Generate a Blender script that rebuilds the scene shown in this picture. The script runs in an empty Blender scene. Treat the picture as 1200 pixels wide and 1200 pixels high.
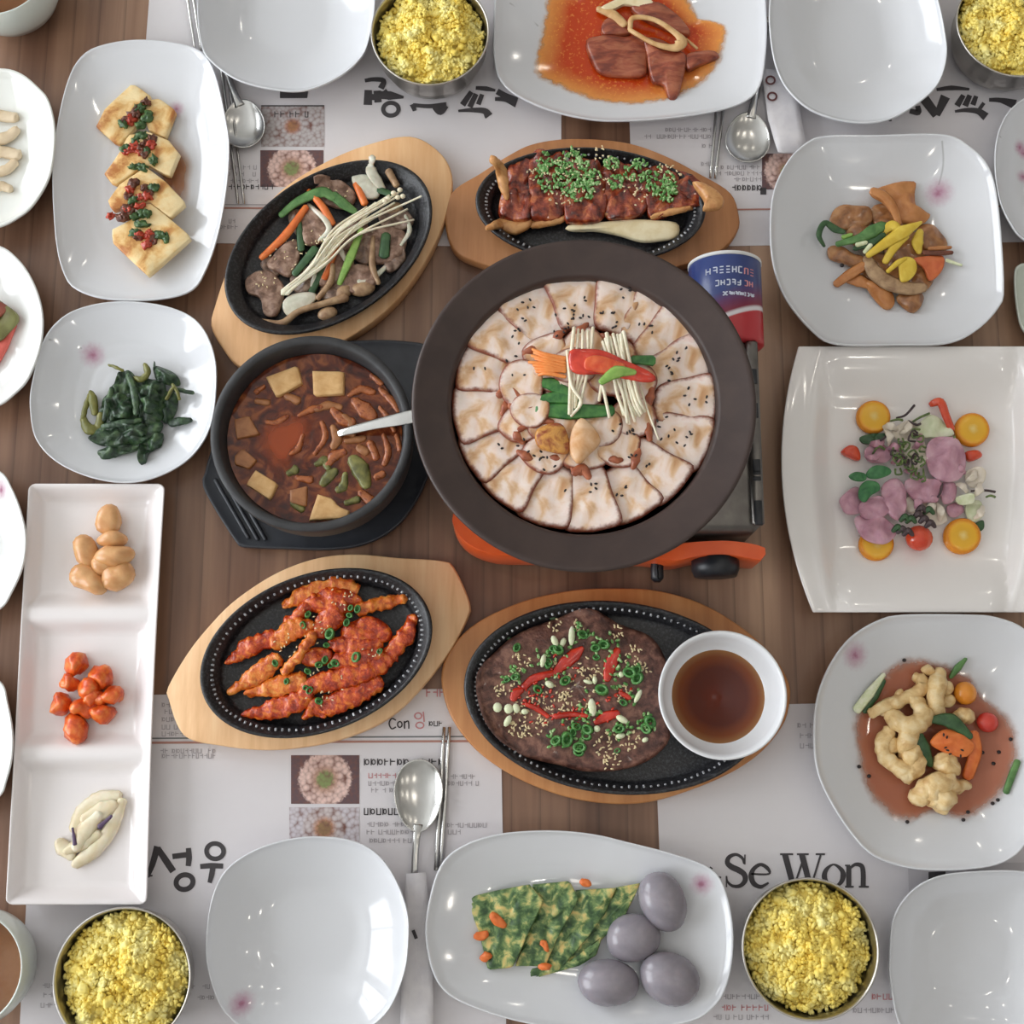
import bpy, bmesh, math, random
from mathutils import Vector, Matrix, noise, Euler

random.seed(7)
R = math.radians
C = bpy.context.scene.collection
SC = bpy.context.scene

# ------------------------------------------------------------------ camera
T = 0.75                       # table top height (m)
F = 1500.0                     # focal length in px of the 1200 frame
TILT = math.atan(0.2045)
H = 1.178                      # camera height above the table
CT, ST = math.cos(TILT), math.sin(TILT)
cam_d = bpy.data.cameras.new('camera')
cam_d.sensor_width = 36.0
cam_d.lens = 36.0 * F / 1200.0
cam_d.clip_start = 0.01
cam = bpy.data.objects.new('camera', cam_d)
cam.location = (0, 0, T + H)
cam.rotation_euler = (TILT, 0, 0)
C.objects.link(cam)
SC.camera = cam

# ------------------------------------------------------------------ world, lights, exposure
SC.view_settings.view_transform = 'Standard'
SC.view_settings.look = 'None'
SC.view_settings.gamma = 1.0
SC.view_settings.use_curve_mapping = False
SC.view_settings.exposure = -0.74
SC.cycles.max_bounces = 8
SC.cycles.caustics_reflective = False
SC.cycles.caustics_refractive = False
w = bpy.data.worlds.new('daylight')
SC.world = w
w.use_nodes = True
w.node_tree.nodes['Background'].inputs[0].default_value = (0.80, 0.90, 1.0, 1)
w.node_tree.nodes['Background'].inputs[1].default_value = 1.0

WIN_X = -2.3                    # window wall
def area(name, loc, rot, sx, sy, power, col):
    d = bpy.data.lights.new(name, 'AREA')
    d.shape = 'RECTANGLE'; d.size = sx; d.size_y = sy; d.energy = power; d.color = col
    o = bpy.data.objects.new(name, d); o.location = loc; o.rotation_euler = rot
    C.objects.link(o); return o
# daylight coming in through the two windows of the left wall
for k, y in enumerate((-0.45, 1.45)):
    area('window_daylight', (WIN_X - 0.16, y, 1.65), (0, R(-90), 0), 1.6, 1.6, 105, (0.93, 0.97, 1.0))

# ------------------------------------------------------------------ helpers
def P(px, py, z=0.0):
    u, v = px - 600.0, 600.0 - py
    s = (H - z) / (F * CT - v * ST)
    return Vector((u * s, (v * CT + F * ST) * s, T + z))
def sc(py, z=0.0):              # pixels per metre
    return (F * CT - (600.0 - py) * ST) / (H - z)
def lin(c):
    r = []
    for v in c[:3]:
        v = v / 255.0
        r.append(v / 12.92 if v <= 0.04045 else ((v + 0.055) / 1.055) ** 2.4)
    return (r[0], r[1], r[2], 1.0)
def nz(p, f, seed=0.0):
    return noise.noise(Vector((p[0] * f + seed * 7.31, p[1] * f - seed * 3.7, p[2] * f + seed)))
def cat_closed(pts, n):
    out = []; m = len(pts)
    for i in range(m):
        p0, p1, p2, p3 = pts[i - 1], pts[i], pts[(i + 1) % m], pts[(i + 2) % m]
        for k in range(n):
            t = k / n
            out.append(tuple(0.5 * ((2 * b) + (-a + c) * t + (2 * a - 5 * b + 4 * c - d) * t * t + (-a + 3 * b - 3 * c + d) * t ** 3)
                             for a, b, c, d in zip(p0, p1, p2, p3)))
    return out
def lin_closed(pts, n):
    out = []; m = len(pts)
    for i in range(m):
        a, b = pts[i], pts[(i + 1) % m]
        for k in range(n):
            t = k / n
            out.append(tuple(x + (y - x) * t for x, y in zip(a, b)))
    return out
def cat_open(pts, n):
    if len(pts) == 2:
        return [tuple(a + (b - a) * k / n for a, b in zip(*pts)) for k in range(n + 1)]
    q = [tuple(2 * a - b for a, b in zip(pts[0], pts[1]))] + list(pts) + [tuple(2 * a - b for a, b in zip(pts[-1], pts[-2]))]
    out = []
    for i in range(1, len(q) - 2):
        p0, p1, p2, p3 = q[i - 1:i + 3]
        for k in range(n):
            t = k / n
            out.append(tuple(0.5 * ((2 * b) + (-a + c) * t + (2 * a - 5 * b + 4 * c - d) * t * t + (-a + 3 * b - 3 * c + d) * t ** 3)
                             for a, b, c, d in zip(p0, p1, p2, p3)))
    out.append(tuple(pts[-1]))
    return out
def resize(pts, n):             # resample a closed outline to n points, evenly
    L = [0.0]; m = len(pts)
    for i in range(m):
        L.append(L[-1] + math.dist(pts[i][:2], pts[(i + 1) % m][:2]))
    out = []; j = 0
    for k in range(n):
        d = L[-1] * k / n
        while L[j + 1] < d: j += 1
        t = (d - L[j]) / max(1e-9, L[j + 1] - L[j])
        a, b = pts[j], pts[(j + 1) % m]
        out.append(tuple(x + (y - x) * t for x, y in zip(a, b)))
    return out

ORG = {}
def tag(o, label=None, cat=None, group=None, kind=None):
    if label: o['label'] = label
    if cat: o['category'] = cat
    if group: o['group'] = group
    if kind: o['kind'] = kind
    return o
def thing(name, loc, label, cat, group=None, kind=None):
    o = bpy.data.objects.new(name, None); o.empty_display_size = 0.02
    o.location = loc; C.objects.link(o); ORG[o] = Vector(loc)
    return tag(o, label, cat, group, kind)
def link_mesh(name, V, Fc, mat, parent=None, smooth=True, sharp=None):
    V = [Vector(v) for v in V]
    lo = Vector((min(v[i] for v in V) for i in range(3)))
    hi = Vector((max(v[i] for v in V) for i in range(3)))
    og = Vector(((lo.x + hi.x) / 2, (lo.y + hi.y) / 2, lo.z))
    me = bpy.data.meshes.new(name)
    me.from_pydata([v - og for v in V], [], Fc)
    me.validate()
    bm = bmesh.new(); bm.from_mesh(me)
    bmesh.ops.remove_doubles(bm, verts=bm.verts, dist=1e-7)
    bmesh.ops.recalc_face_normals(bm, faces=bm.faces)
    if smooth:
        for f in bm.faces: f.smooth = True
        if sharp:
            for e in bm.edges:
                if len(e.link_faces) == 2 and e.calc_face_angle(0) > sharp: e.smooth = False
    bm.to_mesh(me); bm.free()
    if mat: me.materials.append(mat)
    o = bpy.data.objects.new(name, me); C.objects.link(o)
    ORG[o] = og
    if parent:
        o.parent = parent; o.location = og - ORG[parent]
    else:
        o.location = og
    return o
def dupe(o, loc):               # a copy of a thing with its parts and sub-parts
    c = o.copy(); C.objects.link(c); c.location = loc; ORG[c] = Vector(loc)
    for ch in list(o.children):
        d = ch.copy(); C.objects.link(d); d.parent = c
        for g in list(ch.children):
            e = g.copy(); C.objects.link(e); e.parent = d
    return c

def loft(rings, cap0=True, cap1=True):
    V = []; Fc = []; n = len(rings[0])
    for r in rings: V += [tuple(p) for p in r]
    for k in range(len(rings) - 1):
        for i in range(n):
            j = (i + 1) % n
            Fc.append((k * n + i, k * n + j, (k + 1) * n + j, (k + 1) * n + i))
    if cap0: Fc.append(tuple(range(n - 1, -1, -1)))
    if cap1: Fc.append(tuple(range((len(rings) - 1) * n, len(rings) * n)))
    return V, Fc
def merge(*parts):
    V = []; Fc = []
    for v, f in parts:
        k = len(V); V += list(v); Fc += [tuple(i + k for i in q) for q in f]
    return V, Fc
def lathe(c, prof, n=64, a0=0.0):
    rings = []
    for r, z in prof:
        rings.append([(c[0] + r * math.cos(a0 + 2 * math.pi * i / n), c[1] + r * math.sin(a0 + 2 * math.pi * i / n), c[2] + z) for i in range(n)])
    return loft(rings)
def box(c, s, rz=0.0, bev=0.0):
    hx, hy, hz = s[0] / 2, s[1] / 2, s[2] / 2
    b = min(bev, hx * .9, hy * .9, hz * .9)
    lev = [(-hz, b), (-hz + b, 0), (hz - b, 0), (hz, b)] if b else [(-hz, 0), (hz, 0)]
    rings = []
    for z, i in lev:
        x, y = hx - i, hy - i
        q = [(-x + b, -y), (x - b, -y), (x, -y + b), (x, y - b), (x - b, y), (-x + b, y), (-x, y - b), (-x, -y + b)] if b else [(-x, -y), (x, -y), (x, y), (-x, y)]
        ca, sa = math.cos(rz), math.sin(rz)
        rings.append([(c[0] + ca * a - sa * e, c[1] + sa * a + ca * e, c[2] + z) for a, e in q])
    return loft(rings)
def tube(path, rad, n=8, flat=1.0, rag=0.0, frag=200.0, seed=0.0, twist=0.0):
    """tube along world points; rad: list of half widths; flat: thickness / width"""
    m = len(path); rings = []
    if not isinstance(rad, (list, tuple)): rad = [rad] * m
    for k in range(m):
        a = Vector(path[max(0, k - 1)]); b = Vector(path[min(m - 1, k + 1)])
        t = (b - a)
        t = t.normalized() if t.length > 1e-9 else Vector((1, 0, 0))
        side = t.cross(Vector((0, 0, 1)))
        side = side.normalized() if side.length > 1e-4 else Vector((1, 0, 0))
        up = side.cross(t).normalized()
        if twist:
            q = Matrix.Rotation(twist * k / (m - 1), 3, t); side = q @ side; up = q @ up
        ring = []
        for i in range(n):
            an = 2 * math.pi * i / n
            w = rad[k]; h = rad[k] * flat if not isinstance(flat, tuple) else flat[0]
            cx, sx = math.cos(an), math.sin(an)
            p = Vector(path[k]) + side * (w * cx) + up * (h * sx)
            if rag: p += (side * cx + up * sx) * rag * nz(p, frag, seed)
            ring.append(tuple(p))
        rings.append(ring)
    return loft(rings)
def ball(c, r, rot=(0, 0, 0), nu=14, nv=9, amp=0.0, fr=80.0, seed=0.0, squash=0.0):
    M = Euler(rot).to_matrix(); V = []; Fc = []
    for j in range(nv + 1):
        th = math.pi * j / nv
        for i in range(nu):
            ph = 2 * math.pi * i / nu
            d = Vector((math.sin(th) * math.cos(ph), math.sin(th) * math.sin(ph), -math.cos(th)))
            p = M @ Vector((d.x * r[0], d.y * r[1], d.z * r[2])) + Vector(c)
            if amp: p += (M @ d) * amp * nz(p, fr, seed)
            V.append(tuple(p))
    for j in range(nv):
        for i in range(nu):
            k = (i + 1) % nu
            Fc.append((j * nu + i, j * nu + k, (j + 1) * nu + k, (j + 1) * nu + i))
    return V, Fc

# ------------------------------------------------------------------ materials
class NT:
    def __init__(s, name):
        s.m = bpy.data.materials.new(name); s.m.use_nodes = True
        s.t = s.m.node_tree; s.b = s.t.nodes['Principled BSDF']; s.out = s.t.nodes['Material Output']
    def n(s, typ, **kw):
        x = s.t.nodes.new(typ)
        for k, v in kw.items(): setattr(x, k, v)
        return x
    def l(s, a, b): s.t.links.new(a, b)
    def val(s, node, i, v):
        if hasattr(v, 'is_output'): s.l(v, node.inputs[i])
        else: node.inputs[i].default_value = v
    def math(s, op, a, b=None, c=None):
        x = s.n('ShaderNodeMath', operation=op)
        s.val(x, 0, a)
        if b is not None: s.val(x, 1, b)
        if c is not None: s.val(x, 2, c)
        return x.outputs[0]
    def mix(s, f, a, b):
        x = s.n('ShaderNodeMix', data_type='RGBA')
        s.val(x, 0, f); s.val(x, 6, a); s.val(x, 7, b)
        return x.outputs[2]
    def ramp(s, f, stops):
        x = s.n('ShaderNodeValToRGB'); e = x.color_ramp.elements
        while len(e) < len(stops): e.new(0.5)
        for k, (p, c) in enumerate(stops): e[k].position = p; e[k].color = c
        s.l(f, x.inputs[0]); return x.outputs[0]
    def coord(s, scale=(1, 1, 1), rot=(0, 0, 0), loc=(0, 0, 0), out='Object'):
        tc = s.n('ShaderNodeTexCoord'); mp = s.n('ShaderNodeMapping')
        mp.inputs['Scale'].default_value = scale; mp.inputs['Rotation'].default_value = rot; mp.inputs['Location'].default_value = loc
        s.l(tc.outputs[out], mp.inputs[0]); return mp.outputs[0]
    def noise(s, vec, scale, detail=4.0, rough=0.55, dist=0.0):
        x = s.n('ShaderNodeTexNoise'); s.l(vec, x.inputs['Vector'])
        x.inputs['Scale'].default_value = scale; x.inputs['Detail'].default_value = detail
        x.inputs['Roughness'].default_value = rough; x.inputs['Distortion'].default_value = dist
        return x.outputs[0]
    def bump(s, h, st, dist=0.001):
        x = s.n('ShaderNodeBump'); x.inputs['Strength'].default_value = st; x.inputs['Distance'].default_value = dist
        s.l(h, x.inputs['Height']); s.l(x.outputs[0], s.b.inputs['Normal'])
    def set(s, **kw):
        for k, v in kw.items():
            i = s.b.inputs[k.replace('_', ' ')]
            if hasattr(v, 'is_output'): s.l(v, i)
            else: i.default_value = v

MATS = {}
def M(name, cols, scale=60.0, rough=0.5, bump=0.0, bscale=None, metal=0.0, spec=0.5, sss=0.0, coat=0.0, stretch=(1, 1, 1), rot=0.0,
      lo=0.36, hi=0.64, dist=0.4, detail=6.0, bd=0.001):
    if name in MATS: return MATS[name]
    q = NT(name)
    v = q.coord(scale=stretch, rot=(0, 0, rot))
    f = q.noise(v, scale, detail, 0.55, dist)
    k = len(cols)
    if k == 1: q.set(Base_Color=lin(cols[0]))
    else:
        q.set(Base_Color=q.ramp(f, [(lo + (hi - lo) * i / (k - 1), lin(c)) for i, c in enumerate(cols)]))
    q.set(Roughness=rough, Metallic=metal)
    q.b.inputs['Specular IOR Level'].default_value = spec
    q.b.inputs['Coat Weight'].default_value = coat
    q.b.inputs['Coat Roughness'].default_value = 0.08
    if sss:
        q.b.inputs['Subsurface Weight'].default_value = sss
        q.b.inputs['Subsurface Scale'].default_value = 0.004
    if bump:
        q.bump(q.noise(v, bscale or scale * 2.5, 3.0), bump, bd)
    MATS[name] = q.m
    return q.m

def porcelain(name, col=(238, 238, 240), flowers=(), stems=(), rough=0.09):
    """glazed white ceramic; flowers: (x, y, r) blurred pink blossoms printed on it, object space; stems: (x0,y0,x1,y1,width)"""
    q = NT(name)
    base = None
    tc = q.n('ShaderNodeTexCoord'); sep = q.n('ShaderNodeSeparateXYZ'); q.l(tc.outputs['Object'], sep.inputs[0])
    X, Y = sep.outputs[0], sep.outputs[1]
    cur = q.mix(0.0, lin(col), lin(col))
    for (x0, y0, x1, y1, wd) in stems:
        dx, dy = x1 - x0, y1 - y0; L2 = dx * dx + dy * dy
        t = q.math('DIVIDE', q.math('ADD', q.math('MULTIPLY', q.math('SUBTRACT', X, x0), dx), q.math('MULTIPLY', q.math('SUBTRACT', Y, y0), dy)), L2)
        cl = q.n('ShaderNodeClamp'); q.l(t, cl.inputs[0]); t = cl.outputs[0]
        ax = q.math('SUBTRACT', q.math('SUBTRACT', X, x0), q.math('MULTIPLY', t, dx))
        wob = q.math('MULTIPLY', q.math('SINE', q.math('MULTIPLY', t, 3.1)), 0.003)
        ax = q.math('SUBTRACT', ax, wob)
        ay = q.math('SUBTRACT', q.math('SUBTRACT', Y, y0), q.math('MULTIPLY', t, dy))
        d = q.math('SQRT', q.math('ADD', q.math('MULTIPLY', ax, ax), q.math('MULTIPLY', ay, ay)))
        f = q.n('ShaderNodeMapRange'); f.inputs[1].default_value = wd; f.inputs[2].default_value = wd * 0.3; f.inputs[3].default_value = 0; f.inputs[4].default_value = 0.55
        q.l(d, f.inputs[0])
        cur = q.mix(f.outputs[0], cur, lin((150, 150, 150)))
    v = q.coord()
    wn = q.noise(v, 260, 3)
    for (x, y, r) in flowers:
        ax, ay = q.math('SUBTRACT', X, x), q.math('SUBTRACT', Y, y)
        d = q.math('SQRT', q.math('ADD', q.math('MULTIPLY', ax, ax), q.math('MULTIPLY', ay, ay)))
        d = q.math('ADD', d, q.math('MULTIPLY', q.math('SUBTRACT', wn, 0.5), r * 0.5))
        f = q.n('ShaderNodeMapRange', interpolation_type='SMOOTHSTEP'); f.inputs[1].default_value = r * 1.25; f.inputs[2].default_value = 0.0; f.inputs[3].default_value = 0; f.inputs[4].default_value = 0.75
        q.l(d, f.inputs[0])
        cur = q.mix(f.outputs[0], cur, lin((176, 106, 140)))
        g = q.n('ShaderNodeMapRange'); g.inputs[1].default_value = r * 0.3; g.inputs[2].default_value = 0; g.inputs[3].default_value = 0; g.inputs[4].default_value = 0.6
        q.l(d, g.inputs[0])
        cur = q.mix(g.outputs[0], cur, lin((146, 70, 98)))
    q.set(Base_Color=cur, Roughness=rough)
    q.b.inputs['Specular IOR Level'].default_value = 0.6
    return q.m

def film(name, c_in, c_out, rough=0.12, fade=0.55, speck=None, amax=1.0, scale=120.0, afade=None):
    """thin sauce film: thins out to nothing at its rim (attribute edge: 0 middle, 1 rim)"""
    q = NT(name)
    at = q.n('ShaderNodeAttribute', attribute_name='edge')
    e = at.outputs['Fac']
    v = q.coord(); nn = q.noise(v, scale, 4)
    e2 = q.math('ADD', e, q.math('MULTIPLY', q.math('SUBTRACT', nn, 0.5), 0.12))
    col = q.ramp(e2, [(0.0, lin(c_in)), (fade, lin(c_in)), (1.0, lin(c_out))])
    if speck:
        n2 = q.noise(v, 330, 2)
        s = q.n('ShaderNodeMapRange'); s.inputs[1].default_value = 0.58; s.inputs[2].default_value = 0.68; q.l(n2, s.inputs[0])
        s2 = q.math('MULTIPLY', s.outputs[0], q.math('MULTIPLY', e, 0.8))
        col = q.mix(s2, col, lin(speck))
    a = q.n('ShaderNodeMapRange', interpolation_type='SMOOTHSTEP'); a.inputs[1].default_value = 1.0; a.inputs[2].default_value = afade or fade; a.inputs[3].default_value = 0.0; a.inputs[4].default_value = amax
    q.l(e2, a.inputs[0])
    q.set(Base_Color=col, Roughness=rough, Alpha=a.outputs[0])
    q.b.inputs['Specular IOR Level'].default_value = 0.5
    return q.m

def wood(name, cols, scale, rot=0.0, rough=0.45, stretch=14.0, bump=0.15, lines=None):
    q = NT(name)
    v = q.coord(scale=(1, 1 / stretch, 1), rot=(0, 0, rot))
    a = q.noise(v, scale, 6, 0.6, 0.6)
    b = q.noise(v, scale * 5, 4, 0.6)
    f = q.math('ADD', q.math('MULTIPLY', a, 0.7), q.math('MULTIPLY', b, 0.3))
    k = len(cols)
    col = q.ramp(f, [(0.34 + 0.32 * i / (k - 1), lin(c)) for i, c in enumerate(cols)])
    if lines:
        wv = q.n('ShaderNodeTexWave', wave_type='BANDS', bands_direction='X', wave_profile='SAW')
        q.l(v, wv.inputs[0]); wv.inputs['Scale'].default_value = lines[0]; wv.inputs['Distortion'].default_value = 1.2; wv.inputs['Detail'].default_value = 2; wv.inputs['Detail Scale'].default_value = 0.6
        lf = q.n('ShaderNodeMapRange'); lf.inputs[1].default_value = 0.86; lf.inputs[2].default_value = 1.0; lf.inputs[3].default_value = 0.0; lf.inputs[4].default_value = lines[1]
        q.l(wv.outputs['Fac'], lf.inputs[0])
        col = q.mix(lf.outputs[0], col, lin(lines[2]))
    q.set(Base_Color=col, Roughness=rough)
    if bump: q.bump(f, bump, 0.0006)
    return q.m

M_wall = M('plaster', [(232, 230, 226), (224, 222, 218)], 3, 0.9, 0.05, 60)
M_ceil = M('ceiling_paint', [(240, 239, 236)], 3, 0.9)
M_floor = M('floor_tile', [(150, 140, 130), (128, 118, 108)], 4, 0.4)
M_table = wood('walnut_laminate', [(78, 52, 40), (114, 82, 64), (146, 112, 90), (176, 142, 116)], 7, 0, 0.36, 18, 0.15, lines=(12.0, 0.45, (58, 38, 30)))
M_steel = M('brushed_steel', [(205, 204, 202), (190, 189, 186)], 40, 0.22, metal=1.0)
M_bowlsteel = M('satin_steel', [(196, 192, 186), (182, 178, 172)], 40, 0.32, metal=1.0)
M_iron = M('cast_iron', [(18, 18, 20), (27, 27, 30), (56, 56, 60)], 420, 0.36, 0.8, 700, spec=0.5, bd=0.0004)
M_ironlight = M('worn_iron', [(190, 192, 196), (96, 98, 102)], 500, 0.35, metal=0.6)
M_clay = M('black_earthenware', [(44, 44, 46), (58, 58, 60)], 60, 0.55, 0.15, 600, bd=0.0004)
M_tray = M('black_melamine', [(44, 46, 52), (52, 54, 60)], 60, 0.42, 0.1, 800, bd=0.0003)
M_pot = M('dark_brown_enamel', [(56, 42, 39), (64, 49, 45)], 40, 0.45, 0.2, 700, bd=0.0003)
M_potin = M('pot_inside', [(48, 32, 29), (58, 40, 36)], 40, 0.3)
M_paper = M('paper', [(216, 211, 214), (222, 218, 220)], 5, 0.75)
M_ink = M('black_ink', [(68, 64, 66)], 5, 0.8)
M_inkgrey = M('grey_ink', [(172, 166, 170)], 5, 0.8)
M_inkred = M('red_ink', [(206, 140, 142)], 5, 0.8)
M_inkline = M('brown_ink', [(178, 130, 118)], 5, 0.8)
M_inkgreen = M('dark_line_ink', [(110, 112, 112)], 5, 0.8)

# ------------------------------------------------------------------ the room (structure)
def wallbox(name, c, s, mat):
    o = link_mesh(name, *box(c, s), mat, smooth=False); return tag(o, kind='structure')
RX0, RX1, RY0, RY1, RZ = WIN_X, 3.2, -2.2, 3.2, 2.7
wallbox('floor', ((RX0 + RX1) / 2, (RY0 + RY1) / 2, -0.05), (RX1 - RX0 + .4, RY1 - RY0 + .4, 0.1), M_floor)
wallbox('ceiling', ((RX0 + RX1) / 2, (RY0 + RY1) / 2, RZ + 0.05), (RX1 - RX0 + .4, RY1 - RY0 + .4, 0.1), M_ceil)
wallbox('wall_right', (RX1 + 0.05, (RY0 + RY1) / 2, RZ / 2), (0.1, RY1 - RY0, RZ), M_wall)
wallbox('wall_front', ((RX0 + RX1) / 2, RY1 + 0.05, RZ / 2), (RX1 - RX0 + .2, 0.1, RZ), M_wall)
wallbox('wall_back', ((RX0 + RX1) / 2, RY0 - 0.05, RZ / 2), (RX1 - RX0 + .2, 0.1, RZ), M_wall)
lw = []
for (y0, y1, z0, z1) in ((RY0, RY1, 0, 0.85), (RY0, RY1, 2.45, RZ), (RY0, -1.25, .85, 2.45), (0.35, 0.65, .85, 2.45), (2.25, RY1, .85, 2.45)):
    lw.append(box((WIN_X - 0.05, (y0 + y1) / 2, (z0 + z1) / 2), (0.1, y1 - y0, z1 - z0)))
tag(link_mesh('wall_left', *merge(*lw), M_wall, smooth=False), kind='structure')
qg = NT('window_glass')
tr = qg.n('ShaderNodeBsdfTransparent'); gl = qg.n('ShaderNodeBsdfGlossy'); mx = qg.n('ShaderNodeMixShader'); gl.inputs['Roughness'].default_value = 0.02
mx.inputs[0].default_value = 0.06; qg.l(tr.outputs[0], mx.inputs[1]); qg.l(gl.outputs[0], mx.inputs[2]); qg.l(mx.outputs[0], qg.out.inputs['Surface'])
M_frame = M('white_frame', [(225, 225, 225)], 5, 0.5)
for n, (y0, y1) in enumerate(((-1.25, 0.35), (0.65, 2.25)), 1):
    e = bpy.data.objects.new('window_%d' % n, None); e.location = (WIN_X, (y0 + y1) / 2, 0.85); C.objects.link(e); ORG[e] = Vector(e.location); e['kind'] = 'structure'
    fr = [box((WIN_X - 0.05, y, 1.65), (0.06, 0.05, 1.6)) for y in (y0 + .025, (y0 + y1) / 2, y1 - .025)] + [box((WIN_X - 0.05, (y0 + y1) / 2, z), (0.06, y1 - y0, 0.05)) for z in (.875, 2.425)]
    link_mesh('window_frame', *merge(*fr), M_frame, e, smooth=False)
    for k in (0, 1):
        ya = y0 + .05 + k * (y1 - y0 - .05) / 2; yb = ya + (y1 - y0) / 2 - .075
        link_mesh('pane', *box((WIN_X - 0.05, (ya + yb) / 2, 1.65), (0.006, yb - ya, 1.5)), qg.m, e, smooth=False)

# ceiling downlights, two rows above the table
def downlight(x, y):
    c = (x, y, RZ)
    e = thing('ceiling_light', (x, y, RZ - 0.012), 'small round recessed downlight in the white ceiling above the table', 'light', 'ceiling downlights')
    link_mesh('trim_ring', *lathe((x, y, RZ - 0.012), [(0.062, 0.012), (0.062, 0.004), (0.056, 0), (0.046, 0), (0.045, 0.012)], 32), M_frame, e)
    d = bpy.data.lights.new('lamp', 'AREA'); d.shape = 'DISK'; d.size = 0.05; d.energy = 1.1; d.color = (1.0, 0.93, 0.82); d.spread = R(170)
    o = bpy.data.objects.new('lamp', d); C.objects.link(o); o.parent = e; o.location = (0, 0, 0.006)
for x in (0.15, 0.85, 1.6):
    for y in (-0.75, 0.02, 1.2, 2.4):
        downlight(x, y)

# ------------------------------------------------------------------ table
TX, TY0, TY1 = 0.95, -0.262, 0.90
tb = thing('dining_table', (0, 0.3, 0), 'brown wood-grained restaurant table covered with Korean dishes', 'table')
link_mesh('table_top', *box((0, (TY0 + TY1) / 2, T - 0.015), (2 * TX, TY1 - TY0, 0.03), 0, 0.003), M_table, tb, smooth=False)
for sx in (-1, 1):
    for sy in (TY0 + .08, TY1 - .08):
        link_mesh('leg', *box((sx * (TX - .1), sy, (T - .03) / 2), (0.05, 0.05, T - .03), 0, 0.004), M_iron, tb, smooth=False)

# ------------------------------------------------------------------ surfaces that carry food
class Surf:
    """a dish or pan whose inner height is known, so food can be laid on it"""
    def h(s, x, y): return 0.0
    def q(s, px, py, lift=0.0):
        z = 0.01
        for _ in range(6):
            p = P(px, py, z); z = s.h(p.x, p.y) + lift
        return P(px, py, z)
TABLE = Surf()

class Dish(Surf):
    def __init__(s, name, label, pts, rim=0.03, floor=0.006, s0=0.5, p=1.8, foot=0.5, mat=None, group=None, ripples=0, wall=0.0035, cat='plate', flowers=(), stems=(), col=(216, 217, 221), n=112, lipw=0.022, round_floor=0.0, rough=0.09, base=0.0):
        s.rim, s.floor, s.s0, s.p, s.ripples, s.base = rim, floor, s0, p, ripples, base
        o = resize(cat_closed(pts, 8), n)
        wp = [P(a, b, rim) for a, b in o]
        c = sum((v for v in wp), Vector()) / n
        s.c = c
        # polar table
        s.ang = sorted(((math.atan2(v.y - c.y, v.x - c.x), math.hypot(v.x - c.x, v.y - c.y)) for v in wp))
        d = [v - c for v in wp]; rm = sum(math.hypot(v.x, v.y) for v in d) / n
        s.rm = rm
        def ring(k, z):
            return [(c.x + v.x * k, c.y + v.y * k, T + z) for v in d]
        lw = lipw
        rings = [ring(foot * .9, base), ring(foot, base), ring(foot * 1.02, base + .003)]
        for k in range(1, 9):
            t = k / 8; ss = foot + (0.985 - foot) * t
            zz = base + 0.0035 + (s.prof(ss) - wall - base - .0035) * (t ** 0.8) if ss < .98 else rim - wall
            rings.append(ring(ss, max(base + 0.003, min(zz, s.prof(ss) - wall * .8))))
        rings += [ring(0.998, rim - .0018), ring(1.0, rim - .0006), ring(0.996, rim + .0004), ring(1 - lw * .5, rim + .0004), ring(1 - lw, rim - .0006)]
        m = 22
        for k in range(m):
            ss = (1 - lw * 1.3) * (1 - k / m)
            rings.append(ring(ss, s.prof(ss)))
        if not mat:
            og = c.copy()
            lo = [min(v.x for v in wp), max(v.x for v in wp), min(v.y for v in wp), max(v.y for v in wp)]
            ox, oy = (lo[0] + lo[1]) / 2, (lo[2] + lo[3]) / 2
            fl = []; st = []
            for (a, b, r) in flowers:
                p_ = s.q(a, b); fl.append((p_.x - ox, p_.y - oy, r / sc(b, rim)))
            for (a, b, a2, b2, wd) in stems:
                p_, p2 = s.q(a, b), s.q(a2, b2); st.append((p_.x - ox, p_.y - oy, p2.x - ox, p2.y - oy, wd / sc(b, rim)))
            mat = porcelain(name + '_glaze', col, fl, st, rough)
        V, Fc = loft(rings, True, True)
        s.o = tag(link_mesh(name, V, Fc, mat), label, cat, group)
    def prof(s, k):
        if k <= s.s0: z = s.floor
        else:
            t = (k - s.s0) / (1 - s.s0); z = s.floor + (s.rim - s.floor) * t ** s.p
        if s.ripples and .12 < k < .8: z += 0.0006 * math.sin(k * s.ripples * 2 * math.pi) * (1 - abs(k - .46) / .34)
        return z
    def rad(s, an):
        A = s.ang
        import bisect
        i = bisect.bisect(A, (an, 0))
        a0, r0 = A[i - 1] if i > 0 else (A[-1][0] - 2 * math.pi, A[-1][1])
        a1, r1 = A[i] if i < len(A) else (A[0][0] + 2 * math.pi, A[0][1])
        t = (an - a0) / max(1e-9, a1 - a0)
        return r0 + (r1 - r0) * t
    def h(s, x, y):
        dx, dy = x - s.c.x, y - s.c.y
        return s.prof(min(1.0, math.hypot(dx, dy) / s.rad(math.atan2(dy, dx))))

class Flat(Surf):
    def __init__(s, z): s.z = z
    def h(s, x, y): return s.z

# ------------------------------------------------------------------ food builders
CROP = (0, 0, 1)
def crop(ox, oy, k):
    global CROP; CROP = (ox, oy, k)
def X(p): return (CROP[0] + p[0] / CROP[2], CROP[1] + p[1] / CROP[2])

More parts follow.
